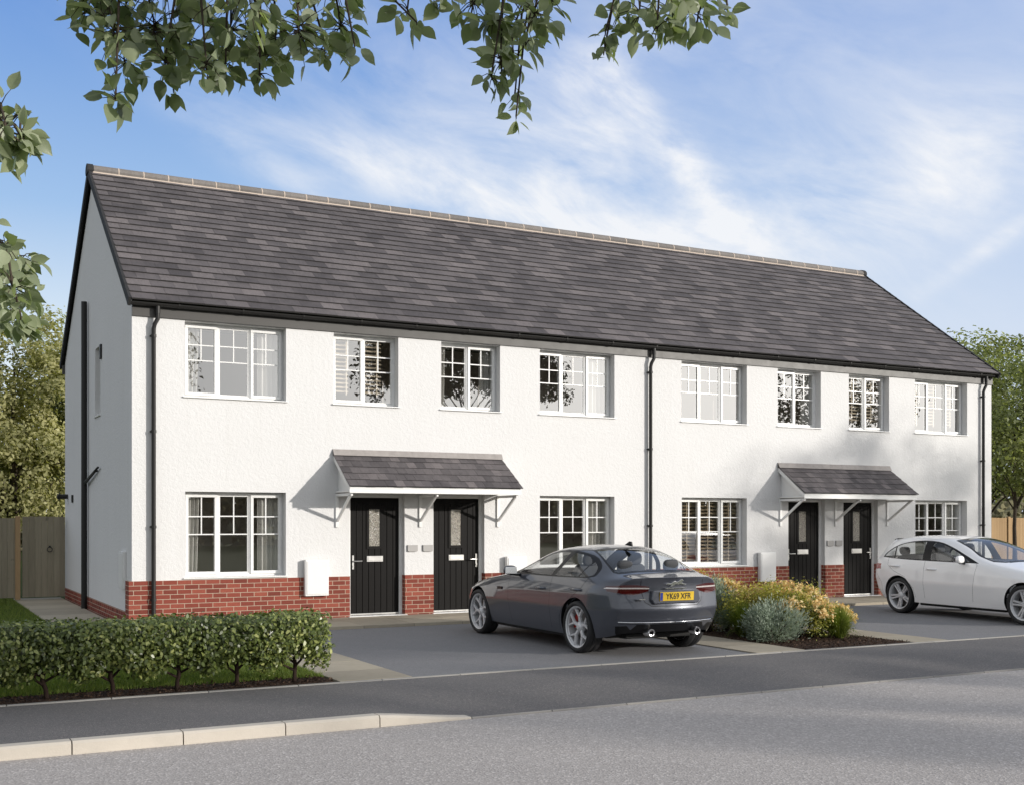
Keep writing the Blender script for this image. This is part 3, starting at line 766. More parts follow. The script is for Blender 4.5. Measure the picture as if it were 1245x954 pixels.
# ------------------------------------------------------------------ doors
def door(x0, x1, side, idx):
    y = 0.13; fw = 0.056
    lx0, lx1, lz0, lz1 = x0+fw, x1-fw, 0.075, DT-fw
    m = MB(); r = 0.006
    # boarded leaf: boards with V grooves between them; a raised rail round the glass
    nb = 8; bw = (lx1-lx0)/nb
    m.box(lx0, lx1, y+0.014, y+0.05, lz0, lz1)
    for k in range(nb):
        a, b = lx0+k*bw, lx0+(k+1)*bw
        m.prism([(a+.0005,y+.014,lz0+.02),(a+.006,y+.004,lz0+.02),(b-.006,y+.004,lz0+.02),(b-.0005,y+.014,lz0+.02)], (0,0,lz1-lz0-.10))
    gx0, gx1, gz0, gz1 = (x0+x1)/2-.105, (x0+x1)/2+.095, 1.255, 1.90
    for q in ((gx0-.05,gx1+.05,gz1,gz1+.05), (gx0-.05,gx1+.05,gz0-.05,gz0), (gx0-.05,gx0,gz0,gz1), (gx1,gx1+.05,gz0,gz1)):
        m.box(q[0], q[1], y-.010, y+.012, q[2], q[3])
    m.box(lx0+.14, lx1-.14, y-.006, y+.01, gz1+.09, gz1+.11)
    d = m.build('door', M['door'], H, bevel=0.002)
    m = MB(); m.quad((gx0,y-.001,gz0),(gx1,y-.001,gz0),(gx1,y-.001,gz1),(gx0,y-.001,gz1)); m.build('door_glass', M['obscure'], d)
    m = MB()
    m.box(x0, lx0, y-0.02, y+.06, 0.05, DT); m.box(lx1, x1, y-0.02, y+.06, 0.05, DT); m.box(lx0, lx1, y-0.02, y+.06, lz1, DT)
    m.build('door_frame', M['white_pvc'], d, bevel=0.004)
    m = MB(); m.box(x0-0.03, x1+0.03, -0.075, y+.02, 0.022, 0.06); m.build('doorstep', M['white_pvc'], d, bevel=0.006)
    m = MB(); m.box(lx0, lx1, y-.016, y+.01, 0.066, 0.092); m.build('weather_bar', M['steel'], d, bevel=0.003)
    cx = (x0+x1)/2; m = MB()
    m.box(cx-.15, cx+.15, y-.014, y+.004, 0.985, 1.085); m.box(cx-.128, cx+.128, y-.020, y-.013, 1.003, 1.066)
    m.build('letterbox', M['steel'], d, bevel=0.003)
    hx, s = (lx0+.05, 1) if side == 'left' else (lx1-.05, -1)
    m = MB(); m.box(hx-.016, hx+.016, y-.014, y+.004, 0.86, 1.10)
    m.tube([(hx, y, 1.00), (hx, y-.055, 1.00), (hx+s*.02, y-.062, 1.00), (hx+s*.15, y-.062, 1.00)], 0.010, 10)
    m.tube([(hx, y-.01, .91), (hx, y-.026, .91)], 0.014, 12)
    m.build('handle', M['steel'], d, smooth=True, auto=35)
for i, (a, b, s) in enumerate(DOORS): door(a, b, s, i)

# small grey plates between the doors
for (xa, xb) in ((4.66, 4.855), (4.955, 5.145), (14.42, 14.60), (14.67, 14.85)):
    m = MB(); z0, z1 = 1.155, 1.272; c_ = 0.03
    m.prism([(xa,-.001,z0+c_),(xa+.004,-.001,z0+.008),(xa+c_,-.001,z0),(xb-c_,-.001,z0),(xb-.004,-.001,z0+.008),(xb,-.001,z0+c_),(xb,-.001,z1),(xa,-.001,z1)], (0,-.028,0))
    m.build('wall_plate', M['plate_grey'], H, bevel=0.004)
# white meter boxes
def meter(xa, xb, z0=.435, z1=1.045):
    m = MB(); m.box(xa, xb, -.115, -.0235, z0, z1)
    b_ = m.build('meter_box', M['white_paint'], H, bevel=0.008)
    m = MB(); m.box(xa+.025, xb-.025, -.124, -.113, z0+.03, z1-.03); m.build('box_door', M['white_paint'], b_, bevel=0.005)
for xa in (2.775, 6.585, 12.51, 16.385): meter(xa, xa+.41)
m = MB(); m.box(-.05, -.001, .50, .93, .60, 1.20); g_ = m.build('meter_box', M['white_paint'], H, bevel=.008)
m = MB(); m.box(-.058, -.05, .53, .90, .63, 1.17); m.build('box_door', M['white_paint'], g_, bevel=.004)

# ------------------------------------------------------------------ door canopies
def canopy(x0, x1, seed):
    yf, zt, ze, zb = -0.78, 2.83, 2.275, 2.155
    m = MB()
    m.box(x0+.05, x1-.05, yf, -.001, zb+.02, zb+.045)                       # soffit
    m.box(x0+.015, x1-.015, yf-.02, yf, zb, ze-.012)                        # front board
    for xa in (x0+.015, x1-.045):                                           # barge boards on the two ends
        d = Vector((0, -yf, zt-ze)).normalized()
        m.add([(xa,yf,ze-.10),(xa,yf,ze-.015),(xa,-.002,zt-.015),(xa,-.002,zt-.10),(xa+.03,yf,ze-.10),(xa+.03,yf,ze-.015),(xa+.03,-.002,zt-.015),(xa+.03,-.002,zt-.10)],
              [(0,1,2,3)[::-1],(4,5,6,7),(0,4,5,1),(1,5,6,2),(2,6,7,3),(3,7,4,0)])
        xi = xa+.085 if xa < (x0+x1)/2 else xa-.055
        m.add([(xi,yf,zb+.02),(xi,-.002,zb+.02),(xi,-.002,zt-.06),(xi,yf,ze-.06)], [(0,1,2,3)])
    c = m.build('canopy', M['white_paint'], H, bevel=.003)
    m = MB(); tile_courses(m, x0, x1, yf-.05, ze-.005, 0.0, zt, 0.192, 0.167, seed, .013)
    m.quad((x0+.02,yf-.03,ze-.012),(x1-.02,yf-.03,ze-.012),(x1-.02,0,zt-.012),(x0+.02,0,zt-.012), 1)
    m.build('canopy_tiles', [M['roof_tile'], M['dark_pvc'], M['tile_edge_shade']], c)
    m = MB(); r_ = random.Random(seed); n_ = 40
    for k in range(n_):
        a = x0+.0+(x1-x0)*k/n_; b = x0+(x1-x0)*(k+1)/n_; j = r_.uniform(0,.004)
        m.add([(a,-.012-j,zt+.085),(b,-.012-j,zt+.085),(b,-.075,zt-.02),(a,-.075,zt-.02)], [(3,2,1,0)], 0)
    m.box(x0, x1, -.010, -.001, zt-.02, zt+.085)
    m.build('flashing', M['lead'], c)
    for xc in (x0+.075, (x0+x1)/2, x1-.075):
        m = MB(); t_ = .035
        m.box(xc-t_/2-.01, xc+t_/2+.01, -.030, -.001, 1.585, zb)
        m.box(xc-t_/2, xc+t_/2, yf+.03, -.031, zb-.045, zb-.001)
        m.bar((xc, yf+.10, zb-.03), (xc, -.028, 1.70), t_, .045, up=(0,1,0))
        m.build('bracket', M['white_paint'], c, bevel=.003)
canopy(3.29, 6.525, 21); canopy(13.055, 16.28, 22)
# ------------------------------------------------------------------ cars
def mat_paint(name, col, metal, rough, flake=0.0):
    t = NT(name); o = t.obj(); n = t.noise(o, 900, 1)
    c = t.mix(t.math('MULTIPLY', n, flake), col, tuple(min(1, x*2.2+.03) for x in col))
    d = t.noise(o, 2.5, 4)
    return t.out(t.pbr(c, t.math('ADD', t.math('MULTIPLY', d, 0.06), rough), metal, None, 0.5, 1.0, Coat_Roughness=0.03))
M['paint_grey'] = mat_paint('metallic_grey_paint', (0.044, 0.049, 0.064), 0.35, 0.30, 0.4)
M['paint_white'] = mat_paint('white_car_paint', (0.92, 0.91, 0.905), 0.0, 0.28)
M['car_glass'] = mat_pane('car_window_glass', 0.02, (0.93, 0.945, 0.945), 0.0)
M['gloss_black'] = simple('gloss_black', (0.008, 0.008, 0.009), 0.30, var=0.05, spec=0.25)
M['underbody'] = simple('underbody', (0.010, 0.010, 0.010), 0.85, var=0.1)
M['seat'] = simple('seat_fabric', (0.05, 0.052, 0.058), 0.8, var=0.2, scale=20)
M['alloy'] = simple('silver_alloy', (0.62, 0.62, 0.63), 0.42, 0.25, var=0.06)
M['disc'] = simple('brake_disc', (0.14, 0.135, 0.13), 0.45, 0.8, var=0.15)
M['caliper'] = simple('red_caliper', (0.35, 0.02, 0.015), 0.4, var=0.05)
M['tail_red'] = simple('tail_lens_red', (0.055, 0.0012, 0.002), 0.10, var=0.1, coat=1.0)
M['tail_bright'] = simple('tail_lens_bright_red', (0.30, 0.015, 0.015), 0.15, var=0.1, coat=1.0)
M['seam_grey'] = simple('shut_line', (0.10, 0.10, 0.10), 0.7)
M['tail_clear'] = simple('tail_lens_clear', (0.62, 0.58, 0.56), 0.12, 0.3, var=0.05, coat=1.0)
M['plate_yellow'] = simple('plate_yellow', (0.80, 0.53, 0.03), 0.35, var=0.02)
M['plate_black'] = simple('plate_black', (0.008, 0.008, 0.008), 0.5)
M['plate_blue'] = simple('plate_blue', (0.02, 0.05, 0.35), 0.4)
M['plate_white'] = simple('plate_white', (0.78, 0.78, 0.76), 0.35, var=0.02)
M['lamp_clear'] = simple('headlamp_lens', (0.45, 0.47, 0.5), 0.06, 0.6, var=0.1, coat=1.0)

def subsurf(verts, faces, lev, creases=None):
    me = bpy.data.meshes.new('tmp'); me.from_pydata(verts, [], faces)
    o = bpy.data.objects.new('tmp', me); COL.objects.link(o)
    if creases:
        at = me.attributes.new('crease_edge', 'FLOAT', 'EDGE')
        d = {tuple(sorted(e.vertices)): e.index for e in me.edges}
        for (a, b), c in creases.items():
            i = d.get(tuple(sorted((a, b))))
            if i is not None: at.data[i].value = c
    md = o.modifiers.new('s', 'SUBSURF'); md.levels = lev; md.render_levels = lev
    dg = bpy.context.evaluated_depsgraph_get(); ev = o.evaluated_get(dg)
    bm = bmesh.new(); bm.from_mesh(ev.to_mesh()); ev.to_mesh_clear()
    bpy.data.objects.remove(o); bpy.data.meshes.remove(me)
    return bm

def cage(st, b0, b1):
    V = []; F = []; C = {}
    rings = []
    for s in st:
        xs = s['x'] if isinstance(s['x'], list) else [s['x']]*8
        bow = s.get('bow', 0.0); zc = s['zc']; zh = s.get('zh', s['z'][7]+(zc-s['z'][7])*0.78); y, z = s['y'], s['z']
        b7 = s.get('b7', bow); bb = s.get('b0', 0.0)
        ring = [(xs[7]+b7, 0, zc), (xs[7]+b7*.75, y[7]*.5, zh)]
        ring += [(xs[k], y[k], z[k]) for k in range(7, -1, -1)]
        ring += [(xs[0]+bb*.75, y[0]*.5, z[0]-.0), (xs[0]+bb, 0, z[0]-.0), (xs[0]+bb*.75, -y[0]*.5, z[0])]
        ring += [(xs[k], -y[k], z[k]) for k in range(0, 8)]
        ring += [(xs[7]+b7*.75, -y[7]*.5, zh)]
        rings.append(list(range(len(V), len(V)+22))); V += ring
    for a, b in zip(rings[:-1], rings[1:]):
        for q in range(22):
            r_ = (q+1) % 22; F.append((a[q], b[q], b[r_], a[r_]))
    def cap(ring, s, bul, flip):
        xs = s['x'] if isinstance(s['x'], list) else [s['x']]*8
        grid = []
        for k in range(8):
            Lk = ring[9-k]; Rk = ring[13+k]
            if k == 0: row = [Lk, ring[10], ring[11], ring[12], Rk]
            elif k == 7: row = [Lk, ring[1], ring[0], ring[21], Rk]
            else:
                row = [Lk]
                for fr in (.5, 0, -.5):
                    row.append(len(V)); V.append((xs[k]+bul[k]*(1-abs(fr)**2*1.0), s['y'][k]*fr*(1.06 if fr else 1), s['z'][k]))
                row.append(Rk)
            grid.append(row)
        for k in range(7):
            for c in range(4):
                f = (grid[k][c], grid[k][c+1], grid[k+1][c+1], grid[k+1][c]); F.append(f[::-1] if flip else f)
        return grid
    g0 = cap(rings[0], st[0], b0, True); g1 = cap(rings[-1], st[-1], b1, False)
    return V, F, rings, g0, g1

def in_poly(p, poly):
    x, y = p; c = False; n = len(poly); j = n-1
    for i in range(n):
        xi, yi = poly[i]; xj, yj = poly[j]
        if (yi > y) != (yj > y) and x < (xj-xi)*(y-yi)/(yj-yi)+xi: c = not c
        j = i
    return c
def smooth_poly(pts, sharp=(), n=4):
    """closed Catmull-Rom through pts; indices in sharp stay corners"""
    out = []; N = len(pts)
    for i in range(N):
        p0, p1, p2, p3 = pts[(i-1) % N], pts[i], pts[(i+1) % N], pts[(i+2) % N]
        if i in sharp: p0 = p1
        if (i+1) % N in sharp: p3 = p2
        for k in range(n):
            t = k/n
            out.append(tuple(0.5*((2*p1[c])+(-p0[c]+p2[c])*t+(2*p0[c]-5*p1[c]+4*p2[c]-p3[c])*t*t+(-p0[c]+3*p1[c]-3*p2[c]+p3[c])*t**3) for c in (0, 1)))
    return out
def strip(pts, w):
    """thin closed polygons along a polyline: shut lines"""
    out = []
    for a, b in zip(pts[:-1], pts[1:]):
        d = Vector((b[0]-a[0], b[1]-a[1])).normalized(); n = Vector((-d.y, d.x))*w/2; e = d*w*0.3
        out.append([(a[0]-e.x+n.x, a[1]-e.y+n.y), (b[0]+e.x+n.x, b[1]+e.y+n.y), (b[0]+e.x-n.x, b[1]+e.y-n.y), (a[0]-e.x-n.x, a[1]-e.y-n.y)])
    return out
AX = {'side': (0, 2), 'back': (1, 2), 'top': (0, 1)}
def nsel(f, proj):
    n = f.normal
    if proj == 'side': return n.y > 0.25
    if proj == 'back': return n.x < -0.18
    if proj == 'front': return n.x > 0.18
    return n.z > 0.3
def cut(bm, poly, proj):
    a, b = AX['back' if proj == 'front' else proj]; k = 3-a-b
    n = len(poly)
    xs = [p[0] for p in poly]; ys = [p[1] for p in poly]; mg = 0.03
    for i in range(n):
        p, q = poly[i], poly[(i+1) % n]
        d = Vector((q[0]-p[0], q[1]-p[1]))
        if d.length < 1e-5: continue
        no = [0, 0, 0]; no[a] = -d.y; no[b] = d.x; co = [0, 0, 0]; co[a] = p[0]; co[b] = p[1]
        x0, x1 = min(p[0], q[0])-mg, max(p[0], q[0])+mg; y0, y1 = min(p[1], q[1])-mg, max(p[1], q[1])+mg
        fs = []
        for f in bm.faces:
            if not nsel(f, proj): continue
            vs = f.verts
            if max(v.co[a] for v in vs) < x0 or min(v.co[a] for v in vs) > x1 or max(v.co[b] for v in vs) < y0 or min(v.co[b] for v in vs) > y1: continue
            fs.append(f)
        if not fs: continue
        g = set(fs)
        for f in fs: g.update(f.edges); g.update(f.verts)
        bmesh.ops.bisect_plane(bm, geom=list(g), dist=1e-5, plane_co=co, plane_no=Vector(no).normalized())

def build_body(spec):
    V, F, rings, g0, g1 = cage(spec['st'], spec['b0'], spec['b1'])
    C = {}
    for q, c in spec['crease'].items():
        for a, b in zip(rings[:-1], rings[1:]):
            for qq in (q, (22-q) % 22): C[(a[qq], b[qq])] = c
    for k, c in spec.get('cap_crease', {}).items():
        for g in ((g0,) if k[0] == 'r' else (g1,)):
            row = g[k[1]]
            for u, v in zip(row[:-1], row[1:]): C[(u, v)] = c
    bm = subsurf(V, F, 3, C)
    bmesh.ops.recalc_face_normals(bm, faces=bm.faces)
    if sum(f.normal.z*f.calc_area() for f in bm.faces if f.calc_center_median().z > 1.1) < 0: bmesh.ops.reverse_faces(bm, faces=bm.faces)
    bmesh.ops.delete(bm, geom=[f for f in bm.faces if f.calc_center_median().y < -1e-4], context='FACES')
    for v in bm.verts:
        if v.co.y < 1e-4: v.co.y = 0
    bmesh.ops.delete(bm, geom=[f for f in bm.faces if f.normal.z < -0.7 and f.calc_center_median().z < 0.33], context='FACES')
    bm.normal_update()
    regs = spec['regions']
    for name, proj, poly, lim in regs: cut(bm, poly, proj)
    # wheel arches
    for cx in (0.0, spec['wb']):
        circ = [(cx+spec['ra']*math.cos(2*math.pi*k/40), spec['rw']+spec['ra']*math.sin(2*math.pi*k/40)) for k in range(40)]
        cut(bm, circ, 'side')
        dele = [f for f in bm.faces if f.calc_center_median().y > 0.45 and math.hypot(f.calc_center_median().x-cx, f.calc_center_median().z-spec['rw']) < spec['ra']*0.9995]
        bmesh.ops.delete(bm, geom=dele, context='FACES')
    bm.normal_update()
    N = {v: v.normal.copy() for v in bm.verts}
    lay = bm.faces.layers.int.new('reg'); names = ['body']
    for f in bm.faces:
        c = f.calc_center_median(); f[lay] = 0
        for name, proj, poly, lim in regs:
            if not nsel(f, proj): continue
            if lim and not lim(c): continue
            a, b = AX['back' if proj == 'front' else proj]
            if in_poly((c[a], c[b]), poly):
                if name not in names: names.append(name)
                f[lay] = names.index(name)
    # arch lips
    lips = []
    for cx in (0.0, spec['wb']):
        ed = [e for e in bm.edges if e.is_boundary and all(abs(math.hypot(v.co.x-cx, v.co.z-spec['rw'])-spec['ra']) < 0.006 and v.co.y > 0.4 for v in e.verts)]
        for e in ed: lips.append([(v.co.copy()) for v in e.verts])
    out = {}
    for f in bm.faces:
        nm = names[f[lay]]; d = out.setdefault(nm, ({}, [], [], []))
        idx = []
        for v in f.verts:
            if v not in d[0]:
                d[0][v] = len(d[1]); d[1].append(tuple(v.co)); n = N[v]
                if v.co.y < 1e-4: n = Vector((n.x, 0, n.z)).normalized()
                d[3].append(tuple(n))
            idx.append(d[0][v])
        d[2].append(tuple(idx))
    bm.free()
    return {k: (v[1], v[2], v[3]) for k, v in out.items()}, lips

def shell(name, pieces, mats, parent, mirror='both', lips=None):
    """one mesh from half-body pieces; mirror: 'both', 'left' (+y) or 'right' (-y)"""
    vs, fs, ns, mi = [], [], [], []
    for pi, (v, f, n, m_) in enumerate(pieces):
        for s in ((1, -1) if mirror == 'both' else ((1,) if mirror == 'left' else (-1,))):
            o = len(vs); vs += [(a, b*s, c) for a, b, c in v]; ns += [(a, b*s, c) for a, b, c in n]
            for q in f: fs.append(tuple(i+o for i in (q if s > 0 else q[::-1]))); mi.append(m_)
    nl = len(vs)
    me = bpy.data.meshes.new(name); me.from_pydata(vs, [], fs)
    for m_ in mats: me.materials.append(m_)
    me.polygons.foreach_set('material_index', mi); me.polygons.foreach_set('use_smooth', [True]*len(fs)); me.update()
    try: me.normals_split_custom_set_from_vertices(ns)
    except Exception: pass
    o = bpy.data.objects.new(name, me); COL.objects.link(o); o.parent = parent
    return o

def rounded(name, size, loc, mat, parent, lev=2, taper=(1,1), rot=(0,0,0), cr=0.22):
    """soft block: a subdivided, tapered box"""
    x, y, z = size[0]/2, size[1]/2, size[2]/2; a, b = taper
    v = [(-x,-y,-z),(x,-y,-z),(x,y,-z),(-x,y,-z),(-x*a,-y*b,z),(x*a,-y*b,z),(x*a,y*b,z),(-x*a,y*b,z)]
    f = [(0,3,2,1),(4,5,6,7),(0,1,5,4),(1,2,6,5),(2,3,7,6),(3,0,4,7)]
    bm = subsurf(v, f, lev+1, {(q[i], q[(i+1) % 4]): cr*2 for q in f for i in range(4)})
    me = bpy.data.meshes.new(name); bm.to_mesh(me); bm.free(); me.materials.append(mat)
    me.polygons.foreach_set('use_smooth', [True]*len(me.polygons))
    o = bpy.data.objects.new(name, me); COL.objects.link(o); o.parent = parent; o.location = loc; o.rotation_euler = rot
    return o

def lathe(m, prof, cy, seg=40, mi=0, axis='y', cx=0, cz=0):
    """profile of (r, y) turned round the wheel axle"""
    o = len(m.v); n = len(prof); vs = []
    for k in range(seg):
        a = 2*math.pi*k/seg
        for r, y in prof: vs.append((cx+r*math.cos(a), cy+y, cz+r*math.sin(a)))
    fs = []
    for k in range(seg):
        for i in range(n-1):
            a, b = k*n+i, ((k+1) % seg)*n+i; fs.append((a, a+1, b+1, b))
    m.add(vs, fs, mi)
def make_wheel(parent, x, y, side, rw, rr, style, rot, caliper):
    """side +1 = left; the face looks outwards"""
    w = .118; s = side
    # tyre
    m = MB(); prof = [(rr+.004, w*.80), (rr+.018, w*.97), (rr+.045, w), (rw-.040, w*1.02), (rw-.012, w*.90), (rw-.002, w*.70), (rw, w*.35), (rw-.006, w*.33), (rw-.006, w*.29), (rw, w*.27),
            (rw, 0), (rw-.006,-.012), (rw-.006,-.022), (rw,-.03), (rw, -w*.5), (rw-.012, -w*.9), (rw-.04, -w*1.0), (rr, -w*.9)]
    lathe(m, [(r, c*s) for r, c in prof], 0, 48)
    if s > 0: m.f = [f[::-1] for f in m.f]
    t = m.build('wheel', M['black_rubber'], parent, smooth=True, auto=40); t.location = (x, y, rw)
    m = MB()
    prof = [(rr-.012, w*.78), (rr+.006, w*.86), (rr+.008, w*.80), (rr-.004, w*.72), (rr-.020, w*.55), (rr-.025, -w*.8)]
    lathe(m, [(r, c*s) for r, c in prof], 0, 48)
    if s > 0: m.f = [f[::-1] for f in m.f]
    yo = w*.74
    def spoke(a0, r0, a1, r1, w0, w1, y0, y1, th=.022):
        p0 = Vector((r0*math.cos(a0), 0, r0*math.sin(a0))); p1 = Vector((r1*math.cos(a1), 0, r1*math.sin(a1)))
        d = (p1-p0).normalized(); n = Vector((-d.z, 0, d.x))
        f0 = [p0-n*w0/2, p0+n*w0/2]; f1 = [p1-n*w1/2, p1+n*w1/2]; k = .55
        vs = []
        for pp, ww, yy in ((p0, w0, y0), (p1, w1, y1)):
            for off, dy in ((-.5, -.012), (-.5*k, 0), (.5*k, 0), (.5, -.012), (.5, -th-.012), (-.5, -th-.012)):
                q = pp+n*ww*off; vs.append((q.x, s*(yy+dy), q.z))
        fs = [(i, (i+1) % 6, 6+(i+1) % 6, 6+i) for i in range(6)]+[tuple(range(6))[::-1], tuple(range(6, 12))]
        m.add(vs, fs if s < 0 else [f[::-1] for f in fs])
    for k in range(5):
        a = rot+2*math.pi*k/5
        if style == 'Y':
            spoke(a, .035, a, rr*.56, .052, .042, yo-.030, yo-.014)
            for q in (-1, 1): spoke(a+q*.015, rr*.50, a+q*.36, rr-.006, .036, .026, yo-.016, yo-.006)
        else:
            for q in (-1, 1): spoke(a+q*.30, .055, a+q*.125, rr-.006, .036, .036, yo-.030, yo-.006)
            spoke(a, .05, a, rr*.42, .06, .02, yo-.042, yo-.03)
    prof = [(0.0005, yo-.004), (.030, yo-.004), (.036, yo-.012), (.058, yo-.022), (.072, yo-.05), (.075, yo-.08)]
    lathe(m, [(r, c*s) for r, c in prof], 0, 24)
    m.build('rim', M['alloy'], t, smooth=True, auto=35)
    m = MB(); prof = [(.0005, .0), (.06, .0), (.065, -.01), (rr*.72, -.012), (rr*.72, -.035), (.06, -.036)]
    lathe(m, [(r, c*s) for r, c in prof], 0, 32); lathe(m, [(rr*.74, -.05*s), (rr-.024, -.05*s)], 0, 32, 1)
    lathe(m, [(.0005, -.055*s), (rr-.024, -.055*s)], 0, 32, 1)
    m.build('brake_disc', [M['disc'], M['underbody']], t, smooth=True, auto=35)
    if caliper:
        m = MB(); n_ = 6; vs = []
        for yy in (.012, -.045):
            for r in (rr*.52, rr*.80):
                for k in range(n_+1):
                    a = R(-8)+R(60)*k/n_ ; vs.append((r*math.cos(a)*caliper, s*yy, r*math.sin(a)))
        q = n_+1; fs = []
        for k in range(n_): fs += [(k, k+1, q+k+1, q+k), (q+k, q+k+1, 3*q+k+1, 3*q+k), (2*q+k, 3*q+k, 3*q+k+1, 2*q+k+1), (k, 2*q+k, 2*q+k+1, k+1)]
        fs += [(0, q, 3*q, 2*q), (n_, 2*q+n_, 3*q+n_, q+n_)]
        m.add(vs, fs); m.build('brake_caliper', M['caliper'], t)
    return t
def text_mesh(txt, size, ext):
    cu = bpy.data.curves.new('txt', 'FONT'); cu.body = txt; cu.size = size; cu.extrude = ext; cu.align_x = 'CENTER'; cu.align_y = 'CENTER'; cu.offset = 0.0012
    o = bpy.data.objects.new('txt', cu); COL.objects.link(o); dg = bpy.context.evaluated_depsgraph_get()
    me = bpy.data.meshes.new_from_object(o.evaluated_get(dg)); bpy.data.objects.remove(o); bpy.data.curves.remove(cu)
    return me
def plate(parent, loc, rot, mat, txt, wd=.52, ht=.111):
    m = MB(); m.box(-wd/2, wd/2, -.004, .004, -ht/2, ht/2); p = m.build('number_plate', mat, parent, bevel=.003)
    p.location = loc; p.rotation_euler = rot
    if txt:
        me = text_mesh(txt, .102, .001); me.materials.append(M['plate_black']); me.name = 'plate_lettering'
        t = bpy.data.objects.new('plate_lettering', me); COL.objects.link(t); t.parent = p; t.location = (.022, -.0055, -.002); t.rotation_euler = (R(90), 0, 0)
        t.scale = (.86, 1, 1)
        m = MB(); m.box(-wd/2+.004, -wd/2+.044, -.0055, -.003, -ht/2+.005, ht/2-.005); m.build('plate_badge', M['plate_blue'], p)
    return p

def interior(root, xf, xr, zroof, w):
    m = MB(); m.box(-.45, 2.1, -w, w, .22, .30); m.box(1.75, 2.05, -w+.05, w-.05, .60, .90); m.box(-.60, -.30, -w+.1, w-.1, .3, .88)
    m.build('cabin_floor', M['underbody'], root, bevel=.03)
    for y in (.36, -.36):
        s = rounded('front_seat', (.52, .50, .18), (xf, y, .46), M['seat'], root)
        rounded('seat_back', (.13, .48, .62), (-.34, 0, .36), M['seat'], s, rot=(0, R(-14), 0), taper=(.8, .82))
        rounded('headrest', (.10, .26, .19), (-.46, 0, .735), M['seat'], s, rot=(0, R(-6), 0), taper=(.9, .85), cr=.12)
    s = rounded('rear_seat', (.50, 1.15, .2), (xr, 0, .47), M['seat'], root)
    rounded('seat_back', (.12, 1.15, .55), (-.30, 0, .33), M['seat'], s, rot=(0, R(-18), 0))
    for y in (.36, -.36): rounded('headrest', (.09, .25, .17), (-.41, y, .66), M['seat'], s, rot=(0, R(-10), 0), cr=.12)
    m = MB(); n_ = 24
    pts = [(1.52+math.sin(R(25))*.18*math.sin(2*math.pi*k/n_), -.36+.18*math.cos(2*math.pi*k/n_), .86+math.cos(R(25))*.18*math.sin(2*math.pi*k/n_)) for k in range(n_+1)]
    m.tube(pts, .014, 8); m.tube([(1.54, -.36, .86), (1.8, -.36, .78)], .04, 8); m.build('steering_wheel', M['black_trim'], root, smooth=True)

def car_common(root, sp, W, paint, wheel_style, rim_r, cal):
    D, lips = build_body(sp)
    E = ([], [], [])
    body_p = [D['body']+(0,)]
    for nm, mi in (('seam', 2), ('trim', 1), ('lower', 1)):
        if nm in D: body_p.append(D[nm]+(mi,))
    b = shell('body', body_p, [paint, M['gloss_black'], sp.get('seam', M['gloss_black'])], root)
    for nm in ('front_door', 'rear_door'):
        for s in ('left', 'right'):
            d = shell('door', [D[nm]+(0,)], [paint], root, s)
            for g in ('front_glass',) if nm == 'front_door' else ('rear_glass', 'quarter_glass'):
                shell('door_window', [D[g]+(0,)], [M['car_glass']], d, s)
            (hx, hz, hy) = sp['handles'][0 if nm == 'front_door' else 1]
            sg = 1 if s == 'left' else -1
            m = MB(); m.tube([(hx-.115, sg*(hy-.012), hz), (hx-.095, sg*(hy+.022), hz), (hx, sg*(hy+.030), hz+.002), (hx+.095, sg*(hy+.022), hz), (hx+.115, sg*(hy-.012), hz)], [.012,.016,.017,.016,.012], 10)
            h = m.build('handle', sp['handle_mat'], d, smooth=True)
    shell('windscreen', [D['windscreen']+(0,)], [M['car_glass']], root)
    shell('rear_window', [D['rear_window']+(0,)], [M['car_glass']], root)
    for nm, part, mt in sp['lamp_parts']:
        if nm in D:
            for s in ('left', 'right'): shell(part, [D[nm]+(0,)], [mt], root, s)
    # arch lips and wheel houses
    for s in (1, -1):
      for cx in (0.0, sp['wb']):
        m = MB()
        for p, q in lips:
            if abs(p.x-cx) > 1: continue
            a, c = (p, q); m.quad((a.x,s*a.y,a.z),(c.x,s*c.y,c.z),(c.x,s*(c.y-.05),c.z),(a.x,s*(a.y-.05),a.z))
        m.build('arch_lip', M['black_trim'], b)
        m = MB()
        if True:
            n_ = 20; vs = []
            for k in range(n_+1):
                a = R(-14)+R(208)*k/n_; r = sp['ra']-.002
                vs += [(cx+r*math.cos(a), s*(W-.10), sp['rw']+r*math.sin(a)), (cx+r*math.cos(a), s*(W-.42), sp['rw']+r*math.sin(a))]
            m.add(vs, [(2*k, 2*k+1, 2*k+3, 2*k+2) for k in range(n_)]+[tuple(2*k+1 for k in range(n_+1))])
        m.build('wheel_house', M['underbody'], b)
    m = MB(); m.box(-.55+sp.get('ux', 0)*.3, sp['wb']+.55, -W+.42, W-.42, .21, .29); m.box(.42, sp['wb']-.42, -W+.12, W-.12, .17, .25)
    m.build('underbody', M['underbody'], root, bevel=.02)
    for i, (x, s) in enumerate(((0, 1), (0, -1), (sp['wb'], 1), (sp['wb'], -1))):
        make_wheel(root, x, s*(W-.118-.012), s, sp['rw'], rim_r, wheel_style, .35+i*.47, cal if x == 0 else -cal)
    return b, D

def mirror_part(root, x, y, z, paint, lower):
    for s in (1, -1):
        mm = rounded('wing_mirror', (.13, .23, .145), (x, s*(y+.14), z), paint, root, rot=(0, 0, s*R(-14)), taper=(.7, .9), cr=.10)
        m = MB(); m.tube([(0.0, s*-.18, -.075), (0.0, s*-.05, -.062), (0, 0, -.05)], [.022, .020, .03], 10)
        m.build('mirror_arm', lower, mm, smooth=True)
        m = MB(); m.quad((-.068, -.085, -.05), (-.068, .085, -.05), (-.062, .08, .045), (-.062, -.08, .045)); m.build('mirror_glass', M['chrome'], mm)

